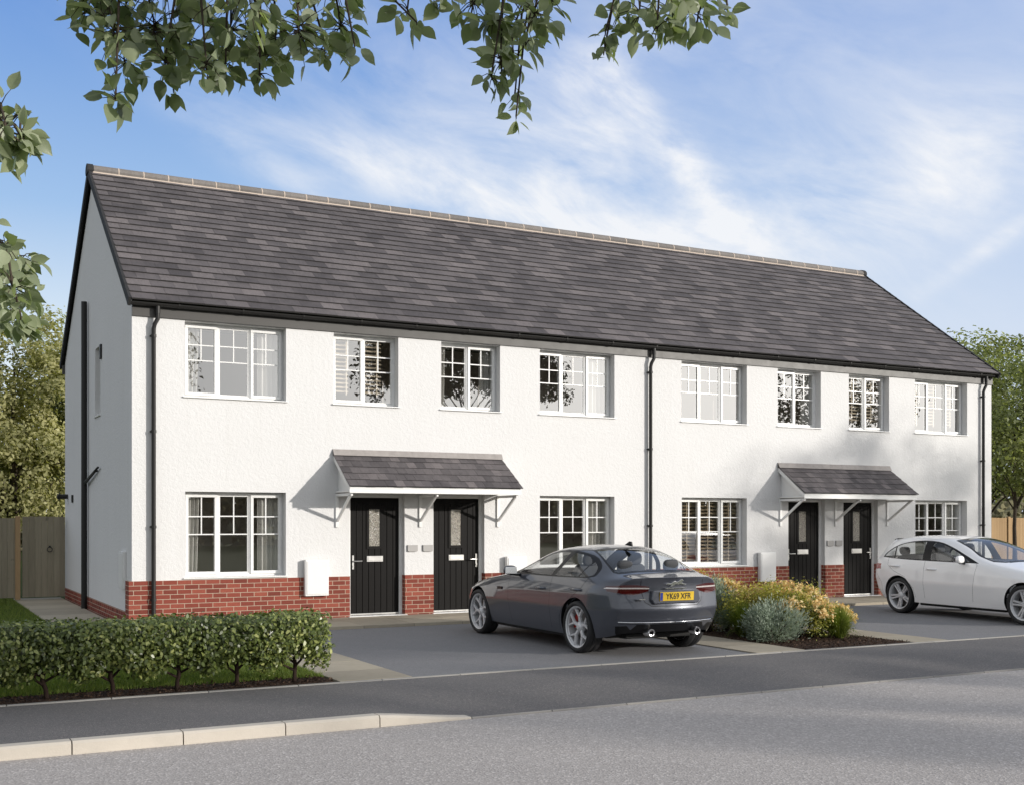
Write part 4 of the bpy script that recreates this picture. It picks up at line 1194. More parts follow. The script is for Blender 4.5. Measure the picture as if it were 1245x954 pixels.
# ---------------- grey saloon
rk = lambda *t: list(t)
st = [
 dict(x=[-.62,-.66,-.70,-.755,-.735,-.745,-.785,-.815], y=[.60,.66,.735,.765,.760,.735,.67,.58], z=[.27,.29,.40,.60,.79,.905,.965,.994], zc=1.008, b7=-.095, b0=-.12),
 dict(x=[-.52,-.54,-.58,-.62,-.62,-.63,-.66,-.69], y=[.68,.77,.845,.868,.866,.845,.755,.61], z=[.22,.25,.37,.60,.80,.922,.982,1.012], zc=1.026, bow=-.05),
 dict(x=[-.40,-.40,-.40,-.41,-.42,-.43,-.46,-.48], y=[.74,.84,.893,.916,.908,.882,.785,.60], z=[.20,.22,.35,.60,.80,.928,1.000,1.052], zc=1.072, bow=-.06),
 dict(x=-.20, y=[.75,.85,.893,.928,.917,.888,.785,.575], z=[.19,.215,.34,.59,.80,.930,1.075,1.190], zc=1.225),
 dict(x=.18, y=[.75,.855,.893,.926,.915,.888,.765,.57], z=[.19,.215,.34,.58,.795,.930,1.160,1.322], zc=1.370),
 dict(x=.62, y=[.75,.855,.893,.925,.913,.886,.762,.575], z=[.19,.215,.34,.58,.79,.928,1.180,1.362], zc=1.412),
 dict(x=1.08, y=[.75,.855,.893,.925,.913,.886,.765,.575], z=[.19,.215,.34,.58,.785,.925,1.155,1.318], zc=1.372),
 dict(x=1.48, y=[.75,.855,.893,.926,.914,.886,.788,.605], z=[.19,.215,.34,.58,.78,.922,1.065,1.180], zc=1.225, bow=.05),
 dict(x=1.92, y=[.75,.855,.893,.928,.914,.876,.815,.66], z=[.19,.215,.34,.58,.77,.905,.955,.990], zc=1.005, bow=.12),
 dict(x=2.36, y=[.75,.85,.893,.928,.910,.862,.775,.60], z=[.19,.215,.34,.58,.755,.865,.910,.928], zc=.948, bow=.05),
 dict(x=2.86, y=[.74,.84,.90,.920,.898,.835,.72,.55], z=[.19,.215,.35,.57,.725,.810,.848,.862], zc=.882),
 dict(x=3.24, y=[.70,.79,.855,.872,.838,.76,.65,.50], z=[.20,.23,.36,.55,.675,.748,.775,.788], zc=.802),
 dict(x=[3.30,3.34,3.42,3.45,3.43,3.39,3.37,3.36], y=[.58,.65,.72,.735,.70,.64,.56,.45], z=[.22,.25,.37,.53,.635,.695,.720,.732], zc=.745, b7=.14, b0=.15)]
DLO = smooth_poly([(1.83,.968),(.9,.965),(0.05,.975),(-.26,.995),(-.315,1.035),(-.22,1.14),(.06,1.262),(.52,1.318),(.95,1.298),(1.28,1.195),(1.58,1.075)], (0,), 3)
g1 = smooth_poly([(1.70,.988),(1.2,.985),(.72,.985),(.60,1.14),(.555,1.290),(.92,1.272),(1.25,1.172),(1.5,1.075)], (0,2,4), 3)
g2 = smooth_poly([(.61,.986),(.3,.986),(.035,.99),(-.005,1.06),(-.045,1.165),(.10,1.245),(.44,1.289),(.50,1.13)], (0,2,4,6), 3)
g3 = smooth_poly([(.005,.992),(-.12,.997),(-.235,1.012),(-.262,1.045),(-.20,1.115),(-.075,1.178),(-.03,1.06)], (0,5), 3)
fdoor = [(1.78,.30),(1.83,.60),(1.86,.93),(1.82,.968),(.66,.968),(.66,.30)]
rdoor = [(.66,.30),(.66,.968),(-.20,.985),(-.12,.86),(.07,.74),(.30,.60),(.42,.44),(.44,.30)]
seams = strip([(1.78,.28),(1.83,.60),(1.865,.93),(1.83,.968)], .008)+strip([(.66,.28),(.66,.966)], .008)+strip([(-.22,.985),(-.13,.86),(.07,.735),(.30,.598),(.42,.44),(.44,.28)], .008)
regs = [('front_door','side',fdoor,None), ('rear_door','side',rdoor,None)]+[('seam','side',s_,None) for s_ in seams]
regs += [('trim','side',DLO,None), ('front_glass','side',g1,None), ('rear_glass','side',g2,None), ('quarter_glass','side',g3,None)]
up_ = lambda c: c.x > -.62 and c.z > 1.03
regs += [('trim','back',smooth_poly([(-.02,1.062),(.35,1.058),(.61,1.040),(.615,1.10),(.51,1.31),(.40,1.352),(-.02,1.366)],(0,6),2),up_), ('rear_window','back',smooth_poly([(-.02,1.082),(.35,1.078),(.585,1.060),(.588,1.10),(.495,1.29),(.39,1.332),(-.02,1.345)],(0,6),2),up_)]
fr_ = lambda c: c.x < 2.2 and c.z > .985
regs += [('trim','front',smooth_poly([(-.02,1.0),(.35,.992),(.66,.995),(.575,1.19),(.505,1.310),(.40,1.352),(-.02,1.366)],(0,6),2),fr_), ('windscreen','front',smooth_poly([(-.02,1.02),(.35,1.015),(.62,1.01),(.55,1.19),(.485,1.295),(.39,1.335),(-.02,1.347)],(0,6),2),fr_)]
tl = lambda c: c.x < -.42 and c.z < .97
regs += [('seam','back',q_,tl) for q_ in strip([(.47,1.0),(.475,.86),(.455,.80),(.43,.70),(.35,.65),(-.02,.645)], .008)]
lampB = smooth_poly([(.36,.892),(.52,.912),(.68,.912),(.84,.900),(.84,.835),(.68,.800),(.56,.790),(.46,.812),(.37,.835)],(0,3,4,8),2)
lampS = [(-.95,.912),(-.70,.900),(-.56,.874),(-.70,.836),(-.95,.806)]
barB = [(.36,.862),(.84,.866),(.84,.884),(.36,.878)]
barS = [(-.95,.866),(-.58,.866),(-.58,.876),(-.95,.884)]
regs += [('tail_lamp','back',lampB,tl), ('tail_lamp','side',lampS,tl), ('tail_bar','back',barB,lambda c: tl(c) and c.y > .36), ('tail_bar','side',barS,tl)]
low = lambda c: c.x < -.42 and c.z < .5
regs += [('lower','back',[(-.02,.22),(.66,.22),(.72,.31),(.75,.395),(.62,.400),(.56,.345),(.50,.415),(-.02,.420)],low)]
spec = dict(st=st, b0=[-.12,-.14,-.185,-.195,-.165,-.150,-.12,-.095], b1=[.15,.16,.18,.19,.19,.17,.15,.14], crease={5: .75, 8: .7, 6: .55, 2: .35}, cap_crease={('r',7): .9, ('r',3): .7, ('r',4): .25},
            wb=2.835, rw=.338, ra=.385, regions=regs, handles=[(.90,.80,.905),(-.02,.825,.908)], handle_mat=M['paint_grey'],
            lamp_parts=[('tail_lamp','tail_light',M['tail_red']), ('tail_bar','tail_light_bar',M['tail_clear'])])
CARS = True
def grey_saloon():
    root = thing('parked_car', 'dark grey metallic saloon parked nose-in on the driveway, rear number plate facing the street', 'car')
    b, D = car_common(root, spec, .925, M['paint_grey'], 'Y', .266, 1)
    interior(root, .98, .10, 1.36, .74)
    mirror_part(root, 1.62, .86, 1.02, M['paint_grey'], M['black_trim'])
    # tail: plate in its recess, chrome cat emblem, exhausts, bumper strip, antenna fin
    m = MB(); m.prism([(-.86,-.335,.675),(-.86,.335,.675),(-.86,.37,.73),(-.86,.345,.845),(-.86,-.345,.845),(-.86,-.37,.73)], (-.066,0,0))
    m.build('plate_recess', M['paint_grey'], root, bevel=.012)
    plate(root, (-.934, 0, .768), (R(4), 0, R(-90)), M['plate_yellow'], 'YK69 XFR')
    cat = [(-.105,.000),(-.075,.010),(-.05,.004),(-.03,.018),(-.005,.022),(.02,.018),(.035,.026),(.06,.040),(.075,.036),(.085,.026),(.07,.022),(.062,.012),(.085,.004),(.11,-.004),(.108,-.010),(.08,-.006),(.05,-.002),(.03,-.006),(.0,-.002),(-.02,-.012),(-.045,-.022),(-.06,-.018),(-.04,-.008),(-.07,-.004)]
    m = MB(); m.prism([(-.85, -u*1.45, .920+v*1.5) for u, v in cat], (-.062, 0, 0)); m.build('cat_emblem', M['chrome'], root, bevel=.002)
    m = MB(); m.prism([(-.86,-.16,.864),(-.86,.16,.864),(-.86,.16,.872),(-.86,-.16,.872)], (-.060,0,0)); m.build('boot_lettering', M['chrome'], root)
    m = MB(); m.box(-.93, -.80, .47, .56, .735, .748); m.build('badge', M['chrome'], root)
    for s in (1, -1):
        m = MB(); lathe(m, [(.030,.10),(.030,0),(.047,-.004),(.050,.004),(.050,.12)], 0, 24)
        e = m.build('exhaust_pipe', M['chrome'], root, smooth=True, auto=40); e.location = (-.89, s*.35, .318); e.rotation_euler = (0, 0, R(-90))
        m = MB(); m.tube([(-.72,s*.735,.450),(-.815,s*.60,.447),(-.885,s*.36,.444),(-.912,s*.10,.443),(-.914,0,.443)], .0075, 6); m.build('bumper_strip', M['chrome'], root, smooth=True)
    m = MB(); m.prism([(.04,-.012,1.375),(.22,-.012,1.392),(.10,-.006,1.442),(.055,-.006,1.440)], (0,.024,0)); m.build('roof_antenna', M['gloss_black'], root, bevel=.006)
    m = MB(); m.box(2.02, 2.16, .912, .926, .72, .76); m.box(2.02, 2.16, -.926, -.912, .72, .76); m.build('wing_vent', M['gloss_black'], root)
    for s in (1,-1):
        m = MB(); m.prism([(3.40,s*.40,.62),(3.32,s*.66,.62),(3.28,s*.68,.67),(3.40,s*.42,.68)], (.08,s*.02,0)); m.build('headlight', M['lamp_clear'], root, bevel=.01)
    m = MB(); m.prism([(3.55,-.36,.36),(3.55,.36,.36),(3.55,.40,.56),(3.55,.34,.64),(3.55,-.34,.64),(3.55,-.40,.56)], (.07,0,0)); m.build('grille', M['gloss_black'], root, bevel=.02)
    root.location = (5.331, -6.094, 0.002); root.rotation_euler = (0, 0, R(90)-.0147); root.scale = (1.03, .985, .985)
    return root
grey_saloon()

# ---------------- white hatchback
st2 = [
 dict(x=[-.54,-.58,-.62,-.665,-.665,-.63,-.53,-.42], y=[.64,.70,.775,.805,.80,.775,.665,.545], z=[.27,.30,.42,.64,.83,.965,1.180,1.345], zc=1.365, b7=-.05, b0=-.09),
 dict(x=[-.47,-.47,-.47,-.47,-.47,-.46,-.38,-.30], y=[.70,.80,.86,.872,.872,.848,.715,.56], z=[.23,.25,.38,.62,.83,.965,1.205,1.372], zc=1.400),
 dict(x=-.12, y=[.73,.83,.862,.902,.892,.868,.745,.575], z=[.20,.225,.35,.60,.82,.952,1.215,1.395], zc=1.425),
 dict(x=.36, y=[.74,.835,.862,.905,.893,.868,.755,.585], z=[.19,.215,.34,.58,.80,.942,1.220,1.408], zc=1.440),
 dict(x=.85, y=[.74,.835,.862,.904,.892,.866,.757,.585], z=[.19,.215,.34,.58,.79,.935,1.200,1.390], zc=1.428),
 dict(x=1.28, y=[.74,.835,.862,.904,.892,.866,.768,.59], z=[.19,.215,.34,.58,.785,.930,1.130,1.290], zc=1.335),
 dict(x=1.70, y=[.74,.835,.862,.905,.892,.864,.805,.64], z=[.19,.215,.34,.58,.78,.922,1.020,1.098], zc=1.135, bow=.05),
 dict(x=2.06, y=[.74,.835,.862,.905,.890,.852,.812,.67], z=[.19,.215,.34,.58,.77,.908,.955,.990], zc=1.008, bow=.13),
 dict(x=2.46, y=[.73,.825,.88,.896,.885,.838,.765,.60], z=[.19,.215,.34,.58,.75,.866,.910,.930], zc=.950, bow=.05),
 dict(x=2.88, y=[.72,.81,.865,.885,.865,.805,.70,.55], z=[.19,.215,.35,.57,.72,.810,.846,.862], zc=.880),
 dict(x=3.22, y=[.68,.77,.83,.845,.81,.735,.63,.50], z=[.20,.23,.36,.55,.67,.745,.772,.786], zc=.80),
 dict(x=[3.27,3.31,3.38,3.41,3.39,3.35,3.33,3.32], y=[.58,.65,.71,.72,.69,.63,.55,.45], z=[.22,.25,.37,.53,.63,.69,.716,.728], zc=.74, b7=.13, b0=.14)]
DLO2 = smooth_poly([(1.80,.968),(.9,.975),(.1,.990),(-.47,1.020),(-.40,1.115),(-.16,1.255),(.25,1.332),(.72,1.322),(1.08,1.235),(1.45,1.100)], (0,3), 3)
h1 = smooth_poly([(1.60,.990),(1.2,.990),(.745,.995),(.69,1.15),(.665,1.303),(.80,1.288),(1.08,1.210),(1.40,1.085)], (0,2,4), 3)
h2 = smooth_poly([(.545,1.000),(.2,1.004),(-.125,1.012),(-.155,1.12),(-.19,1.222),(.0,1.28),(.25,1.308),(.475,1.310),(.52,1.15)], (0,2,4,7), 3)
h3 = smooth_poly([(-.155,1.014),(-.28,1.02),(-.43,1.032),(-.37,1.105),(-.215,1.205),(-.185,1.11)], (0,2,4), 3)
fdoor2 = [(1.70,.32),(1.74,.60),(1.78,.93),(1.75,.968),(.62,.982),(.62,.32)]
rdoor2 = [(.62,.32),(.62,.982),(-.28,1.01),(-.27,.88),(-.12,.78),(.16,.68),(.36,.48),(.40,.32)]
seams2 = strip([(1.70,.31),(1.74,.60),(1.78,.93),(1.755,.968)], .005)+strip([(.62,.31),(.62,.98)], .005)+strip([(-.29,1.01),(-.28,.88),(-.12,.775),(.165,.675),(.362,.48),(.402,.31)], .005)+strip([(-.42,.30),(-.46,.55),(-.60,.70)], .0045)
regs2 = [('front_door','side',fdoor2,None), ('rear_door','side',rdoor2,None)]+[('seam','side',s_,None) for s_ in seams2]
regs2 += [('trim','side',DLO2,None), ('front_glass','side',h1,None), ('rear_glass','side',h2,None), ('quarter_glass','side',h3,None)]
hb = lambda c: c.x < -.3 and c.z > .95
regs2 += [('trim','back',smooth_poly([(-.02,1.02),(.45,1.01),(.70,1.01),(.66,1.16),(.565,1.30),(.40,1.325),(-.02,1.333)],(0,2,6),2),hb), ('rear_window','back',smooth_poly([(-.02,1.04),(.45,1.03),(.63,1.035),(.59,1.16),(.51,1.275),(.40,1.30),(-.02,1.308)],(0,2,6),2),hb)]
regs2 += [('trim','side',[(-.52,1.345),(-.46,1.335),(-.60,1.06),(-.80,1.02),(-.80,1.10)],lambda c: c.x < -.42 and c.z > 1.0)]
ff = lambda c: c.x < 2.3 and c.z > .99
regs2 += [('trim','front',smooth_poly([(-.02,1.008),(.35,1.0),(.70,.998),(.60,1.20),(.52,1.345),(.40,1.385),(-.02,1.405)],(0,6),2),ff), ('windscreen','front',smooth_poly([(-.02,1.03),(.35,1.022),(.655,1.015),(.575,1.20),(.50,1.330),(.39,1.368),(-.02,1.388)],(0,6),2),ff)]
regs2 += [('tail_lamp','back',smooth_poly([(.40,.83),(.60,.865),(.85,.90),(.86,.80),(.62,.765),(.42,.78)],(0,2,3,5),2),lambda c: c.x < -.4 and c.z < .95),
          ('tail_lamp','side',smooth_poly([(-.80,.90),(-.62,.905),(-.545,.885),(-.60,.82),(-.68,.775),(-.80,.76)],(0,5),2),lambda c: c.x < -.4 and c.z < .95)]
regs2 += [('lower','back',[(-.02,.25),(.60,.25),(.66,.40),(-.02,.42)],lambda c: c.x < -.45 and c.z < .5)]
spec2 = dict(st=st2, b0=[-.09,-.10,-.11,-.12,-.11,-.09,-.06,-.05], b1=[.14,.15,.17,.18,.18,.16,.14,.13], crease={5: .45, 8: .6, 6: .55, 7: .2}, cap_crease={('r',7): .6},
             wb=2.729, rw=.326, ra=.368, regions=regs2, handles=[(.80,.835,.886),(-.08,.865,.886)], handle_mat=M['paint_white'],
             lamp_parts=[('tail_lamp','tail_light',M['tail_bright'])], ux=.25, seam=M['seam_grey'])
def white_hatchback():
    root = thing('parked_car', 'white hatchback seen side-on, parked on the driveway by the far pair of front doors', 'car')
    b, D = car_common(root, spec2, .898, M['paint_white'], 'twin', .246, 0)
    interior(root, .92, .02, 1.38, .72)
    mirror_part(root, 1.53, .83, 1.03, M['paint_white'], M['black_trim'])
    m = MB(); m.prism([(-.40,-.50,1.372),(-.52,-.48,1.350),(-.53,.48,1.350),(-.40,.50,1.372)], (0,0,-.03)); m.build('roof_spoiler', M['gloss_black'], root, bevel=.008)
    plate(root, (-.79, 0, .64), (R(6), 0, R(-90)), M['plate_yellow'], None)
    for s in (1, -1):
        m = MB(); m.prism([(3.36,s*.38,.60),(3.28,s*.64,.60),(3.22,s*.68,.68),(3.36,s*.42,.68)], (.09,s*.03,0)); m.build('headlight', M['lamp_clear'], root, bevel=.01)
        m = MB(); m.tube([(1.86,s*.30,1.035),(2.02,s*.02,1.018)] if s > 0 else [(2.0,-.08,1.016),(1.86,-.55,1.020)], .009, 6); m.build('wiper', M['black_trim'], root)
    m = MB(); m.prism([(3.47,-.42,.36),(3.47,.42,.36),(3.47,.44,.54),(3.47,.36,.62),(3.47,-.36,.62),(3.47,-.44,.54)], (.07,0,0)); m.build('grille', M['gloss_black'], root, bevel=.02)
    root.location = (13.933, -3.391, 0.002); root.rotation_euler = (0, 0, R(90)-3.2033); root.scale = (1.024, 1.024, 1.0)
    return root
white_hatchback()
# ------------------------------------------------------------------ plants, trees, fences
CL_A = [(-2.67,-14.57,3.44,0.098,14), (-2.60,-14.81,3.31,0.108,18), (-2.52,-14.52,3.32,0.098,14), (-2.62,-14.97,3.03,0.058,8), (-2.47,-14.79,3.36,0.125,22), (-2.45,-14.88,3.21,0.075,11), (-2.33,-14.69,3.38,0.128,22), (-2.35,-15.02,3.16,0.073,11), (-2.19,-14.70,3.43,0.129,22), (-2.24,-14.83,3.25,0.077,11), (-2.08,-14.71,3.43,0.130,22), (-2.14,-14.89,3.21,0.055,8), (-2.04,-15.01,3.35,0.121,20), (-1.89,-14.83,3.38,0.070,9), (-1.81,-14.77,3.50,0.098,12), (-1.87,-15.08,3.29,0.048,5), (-2.35,-14.52,3.24,0.039,3), (-2.02,-14.68,3.37,0.059,7), (-2.26,-15.16,3.43,0.176,30), (-2.45,-14.86,3.52,0.187,30), (-2.64,-14.76,3.51,0.158,24), (-1.88,-14.85,3.65,0.163,24)]
CL_B = [(-1.66,-15.04,3.47,0.056,6), (-1.67,-15.37,3.38,0.073,9), (-1.66,-15.12,3.39,0.025,3), (-1.50,-15.23,3.46,0.077,9), (-1.43,-15.24,3.41,0.077,13), (-1.24,-15.03,3.48,0.091,15), (-1.42,-15.28,3.26,0.072,12), (-1.47,-15.31,3.18,0.041,6), (-1.30,-15.30,3.44,0.086,13), (-1.28,-15.20,3.37,0.047,6), (-1.20,-14.97,3.27,0.046,6), (-1.28,-15.13,3.13,0.031,4), (-1.33,-15.47,3.41,0.059,8), (-1.36,-15.10,3.69,0.163,22)]
CL_C = [(-1.09,-15.42,3.36,0.037,5), (-1.01,-15.38,3.46,0.057,7), (-1.01,-15.51,3.42,0.076,12), (-1.03,-15.64,3.31,0.053,9), (-0.85,-15.47,3.46,0.079,12), (-0.75,-15.49,3.48,0.089,13), (-0.87,-15.80,3.34,0.035,5), (-1.09,-15.41,3.29,0.021,2), (-0.98,-15.67,3.51,0.150,22)]
CL_D = [(-2.95,-15.13,2.83,0.060,12), (-2.91,-15.10,2.81,0.055,12), (-2.90,-14.66,2.89,0.055,8), (-2.85,-14.71,2.89,0.036,5), (-2.93,-14.92,2.52,0.067,12), (-2.87,-14.71,2.54,0.059,12), (-2.93,-15.10,2.38,0.069,14), (-2.84,-14.58,2.44,0.048,8), (-2.88,-14.79,2.34,0.046,8), (-2.91,-14.62,2.37,0.060,8), (-3.09,-15.05,2.79,0.138,26), (-3.08,-14.90,2.44,0.168,30)]
LIMB_A = [(-3.51,-14.82,3.65), (-3.12,-14.76,3.54), (-2.72,-14.78,3.51), (-2.29,-14.86,3.52), (-1.84,-15.00,3.54)]
LIMB_B = [(-3.12,-14.67,3.58), (-2.44,-14.83,3.77), (-1.79,-15.01,3.74), (-1.37,-15.14,3.64), (-1.22,-15.21,3.61)]
LIMB_C = [(-1.79,-15.01,3.74), (-1.29,-15.29,3.82), (-0.94,-15.41,3.66), (-0.69,-15.56,3.61)]
LIMB_D = [(-3.49,-15.09,3.51), (-3.38,-14.90,3.09), (-3.15,-14.85,2.96), (-2.91,-14.84,2.90)]
LIMB_E = [(-3.38,-14.90,3.09), (-3.34,-14.78,2.71), (-3.15,-14.74,2.56), (-2.90,-14.74,2.51)]
rng = np.random.default_rng(11)
def unit(a): return a/np.maximum(np.linalg.norm(a, axis=1, keepdims=True), 1e-9)
def leaf_quads(P, nrm, size, aspect=0.5, droop=0.0, fold=0.18, along=None):
    """one folded four-cornered leaf at each point"""
    n = len(P); nrm = unit(nrm)
    t = rng.normal(size=(n, 3)) if along is None else along+rng.normal(size=(n, 3))*0.45
    t[:, 2] -= droop
    t = unit(t-nrm*(t*nrm).sum(1, keepdims=True)); b = np.cross(nrm, t)
    s = (size*rng.uniform(.65, 1.25, n))[:, None]
    v = np.empty((n, 4, 3)); v[:, 0] = P; v[:, 1] = P+t*s*.5+b*s*aspect*.5+nrm*s*fold; v[:, 2] = P+t*s; v[:, 3] = P+t*s*.5-b*s*aspect*.5+nrm*s*fold
    f = np.arange(n*4).reshape(n, 4)
    return v.reshape(-1, 3), f
def leaf_six(P, nrm, size, aspect=0.5, droop=0.0, along=None, curl=.12):
    """a small rounded leaf: six corners, lifted along its edges"""
    n = len(P); nrm = unit(nrm); t = rng.normal(size=(n, 3)) if along is None else along+rng.normal(size=(n, 3))*.45
    t[:, 2] -= droop
    t = unit(t-nrm*(t*nrm).sum(1, keepdims=True)); b = np.cross(nrm, t); s = (size*rng.uniform(.55, 1.25, n))[:, None]
    q = [(0, 0, 0), (.28, .42, curl), (.72, .38, curl*.7), (1, 0, -.10), (.72, -.38, curl*.7), (.28, -.42, curl)]
    v = np.stack([P+t*s*a+b*s*aspect*c+nrm*s*h for a, c, h in q], 1)
    return v.reshape(-1, 3), np.arange(n*6).reshape(n, 6)
def ovate(P, nrm, size, along, bend=0.15):
    """close-up leaves: outline of seven stations either side of a folded midrib"""
    n = len(P); nrm = unit(nrm); t = unit(along-nrm*(along*nrm).sum(1, keepdims=True)); b = np.cross(nrm, t)
    T = np.array([0, .10, .28, .5, .7, .86, 1.0]); W = np.array([.02, .20, .33, .34, .25, .10, .0]); K = len(T)
    s = (size*rng.uniform(.6, 1.2, n))[:, None, None]; wid = rng.uniform(.75, 1.1, n)[:, None, None]; bd = rng.uniform(-.1, .35, n)[:, None, None]
    mid = P[:, None]+t[:, None]*s*T[None, :, None]-nrm[:, None]*s*bd*(T**2)[None, :, None]
    off = b[:, None]*s*wid*W[None, :, None]; up = nrm[:, None]*s*(W*.28)[None, :, None]
    L, Rr = mid+off+up, mid-off+up
    V = np.stack([L, mid, Rr], 2).reshape(-1, 3)
    base = np.arange(n)[:, None, None]*(K*3); k = np.arange(K-1)[None, :, None]*3
    F = np.concatenate([np.stack([base+k+0, base+k+1, base+k+4, base+k+3], -1), np.stack([base+k+1, base+k+2, base+k+5, base+k+4], -1)], 2).reshape(-1, 4)
    return V, F, n*(K-1)*2//n
def clumps(n, centre, radii, shell=0.75, low=-0.9):
    """clump centres spread through an uneven ellipsoid, more of them near its skin"""
    out = []
    while len(out) < n:
        d = rng.normal(size=3); d /= np.linalg.norm(d)
        if d[2] < low: continue
        q = shell+(1-shell)*rng.random() if rng.random() < .78 else rng.random()**.5*shell
        q *= rng.uniform(.82, 1.12); out.append(np.array(centre)+d*q*np.array(radii))
    return np.array(out)
def crown_mesh(name, parent, mat, cc, centre, crad, per, size, aspect=.55, droop=.3, flat=.75):
    P = np.repeat(cc, per, 0)+np.clip(rng.normal(size=(len(cc)*per, 3)), -1.5, 1.5)*(crad*np.array([1, 1, flat]))*np.repeat(rng.uniform(.55, 1.25, len(cc)), per)[:, None]
    out = unit(P-np.array(centre)); loc = unit(P-np.repeat(cc, per, 0))
    nrm = out*.6+loc*.6+rng.normal(size=P.shape)*.55+np.array([0, 0, .35])
    v, f = leaf_quads(P, nrm, size, aspect, droop)
    tint = np.clip(np.repeat(rng.uniform(.15, .85, len(cc)), per)+rng.normal(size=len(P))*.18, 0, 1)
    return np_mesh(name, v, f, mat, parent, tint)
def tree_skeleton(m, H_, r0, fork, tips, lean=(0, 0), rr=None):
    """tapered trunk, then limbs to the given tips"""
    R_ = rr or random.Random(3); pts = []; top = Vector((lean[0], lean[1], H_*.8)); n_ = 7
    for k in range(n_+1):
        f = k/n_; pts.append(Vector((top.x*f*f+R_.uniform(-.05, .05)*f, top.y*f*f+R_.uniform(-.05, .05)*f, top.z*f-.05)))
    m.tube(pts, [r0*(1.35 if k == 0 else 1)*(1-.85*k/n_) for k in range(n_+1)], 9)
    for tp in tips:
        tp = Vector(tp); z0 = min(max(fork, tp.z-math.hypot(tp.x, tp.y)*.9), H_*.72); f = z0/(H_*.8)
        a = Vector((top.x*f*f, top.y*f*f, z0)); r = r0*(1-.85*f)*.5
        mid = a.lerp(tp, .5)+Vector((R_.uniform(-.15, .15), R_.uniform(-.15, .15), .05*H_*R_.uniform(.2, 1)))
        m.tube([a, a.lerp(mid, .5)+Vector((0, 0, .02*H_)), mid, tp], [r, r*.75, r*.5, r*.16], 6)
def tree(name, label, x, y, H_, r0, cz, radii, nclump, crad, per, leaf, mat, group=None, fork=1.6, z0=0.0, lean=(0, 0), bark='bark', low=-.9, shell=.75):
    root = thing(name, label, 'tree', (x, y, z0), 0, group)
    cc = clumps(nclump, (lean[0], lean[1], cz), radii, shell, low); R_ = random.Random(int(x*10+y*7))
    m = MB(); pick = [tuple(c) for c in cc[:min(len(cc), 26)]]
    tree_skeleton(m, H_, r0, fork, pick, lean, R_)
    m.build('trunk', M[bark], root, smooth=True)
    crown_mesh('crown', root, M[mat], cc, (lean[0], lean[1], cz-.2*radii[2]), crad, per, leaf)
    return root
G = lambda *c: c
M['leaf_hedge'] = mat_leaf('hedge_leaf', [(0, (.055,.075,.020)), (.45, (.17,.215,.060)), (.8, (.33,.36,.115)), (1, (.54,.55,.21))], .30, .25, .6)
M['leaf_olive'] = mat_leaf('olive_tree_leaf', [(0, (.24,.235,.115)), (.5, (.40,.38,.19)), (1, (.56,.52,.29))], .5, .45, .3)
M['leaf_green'] = mat_leaf('green_tree_leaf', [(0, (.14,.165,.075)), (.5, (.24,.265,.115)), (1, (.38,.39,.18))], .5, .42, .3)
M['leaf_dark'] = mat_leaf('dark_tree_leaf', [(0, (.030,.034,.018)), (.5, (.055,.056,.030)), (1, (.095,.090,.050))], .55, .25, .3)
M['leaf_near'] = mat_leaf('overhanging_leaf', [(0, (.15,.18,.115)), (.5, (.25,.285,.185)), (1, (.38,.41,.28))], .42, .32, .4, (1.3, 1.5, .6))
M['leaf_silver'] = mat_leaf('silver_leaf', [(0, (.20,.25,.20)), (.5, (.33,.39,.32)), (1, (.48,.53,.46))], .6, .25, .3, (1, 1.05, .8))
M['leaf_yellow'] = mat_leaf('yellow_green_leaf', [(0, (.16,.17,.025)), (.5, (.40,.37,.055)), (1, (.62,.54,.12))], .45, .3, .4)
M['leaf_azalea'] = mat_leaf('azalea_leaf', [(0, (.08,.105,.022)), (.5, (.22,.24,.05)), (1, (.55,.48,.10))], .42, .25, .45)
M['petal'] = mat_leaf('peach_petal', [(0, (.74,.48,.20)), (.5, (.86,.64,.32)), (1, (.90,.76,.46))], .6, .35, .2, (1.05, 1.0, .8))
M['grass'] = mat_leaf('grass_blade', [(0, (.085,.125,.026)), (.5, (.165,.225,.05)), (1, (.29,.32,.09))], .5, .35, .3)
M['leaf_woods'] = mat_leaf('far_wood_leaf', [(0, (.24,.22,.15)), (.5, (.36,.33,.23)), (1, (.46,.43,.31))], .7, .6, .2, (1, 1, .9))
M['tuft'] = mat_leaf('tuft_blade', [(0, (.09,.13,.022)), (.5, (.18,.23,.045)), (1, (.32,.34,.09))], .5, .4, .3)

# ---------------- clipped hedge on its little stems along the back of the pavement
hx = [-1.985+.603*k for k in range(-9, 5)]
hroot = thing('hedge', 'low clipped green hedge on short bare stems along the back of the pavement', 'hedge', (-1.0, -6.98, 0))
Pl = []; Nl = []
for x in hx:
    n = 4700; u = rng.uniform(-1, 1, (n, 3))
    # rounded box, pushed towards its skin
    q = np.maximum(np.abs(u).max(1, keepdims=True), .05); u = u/q*(rng.random((n, 1))**.28)
    und = .25+.10*np.cos((u[:, 0]*.31)*9)+rng.normal(size=n)*.05+.03*math.sin(x*9)     # ragged underside, higher over the stem
    und = .17+.16*(1-np.minimum(1, np.abs(u[:, 0])*1.15))+rng.normal(size=n)*.035
    top = .728+.010*math.sin(x*5)+rng.normal(size=n)*.008
    z = und+(top-und)*(u[:, 2]*.5+.5)
    wy = .33*(1-.08*np.maximum(0, u[:, 2])**3)*(1-.25*np.maximum(0, -u[:, 2])**2)
    Pl.append(np.stack([x+u[:, 0]*.325, -6.985+u[:, 1]*wy, z], 1)); nn = u.copy(); nn[:, 0] *= .35; Nl.append(nn)
P = np.concatenate(Pl); N_ = np.concatenate(Nl)
keep = P[:, 0] < .90-.10*np.maximum(0, (P[:, 2]-.62)/.1)**2
P, N_ = P[keep], N_[keep]
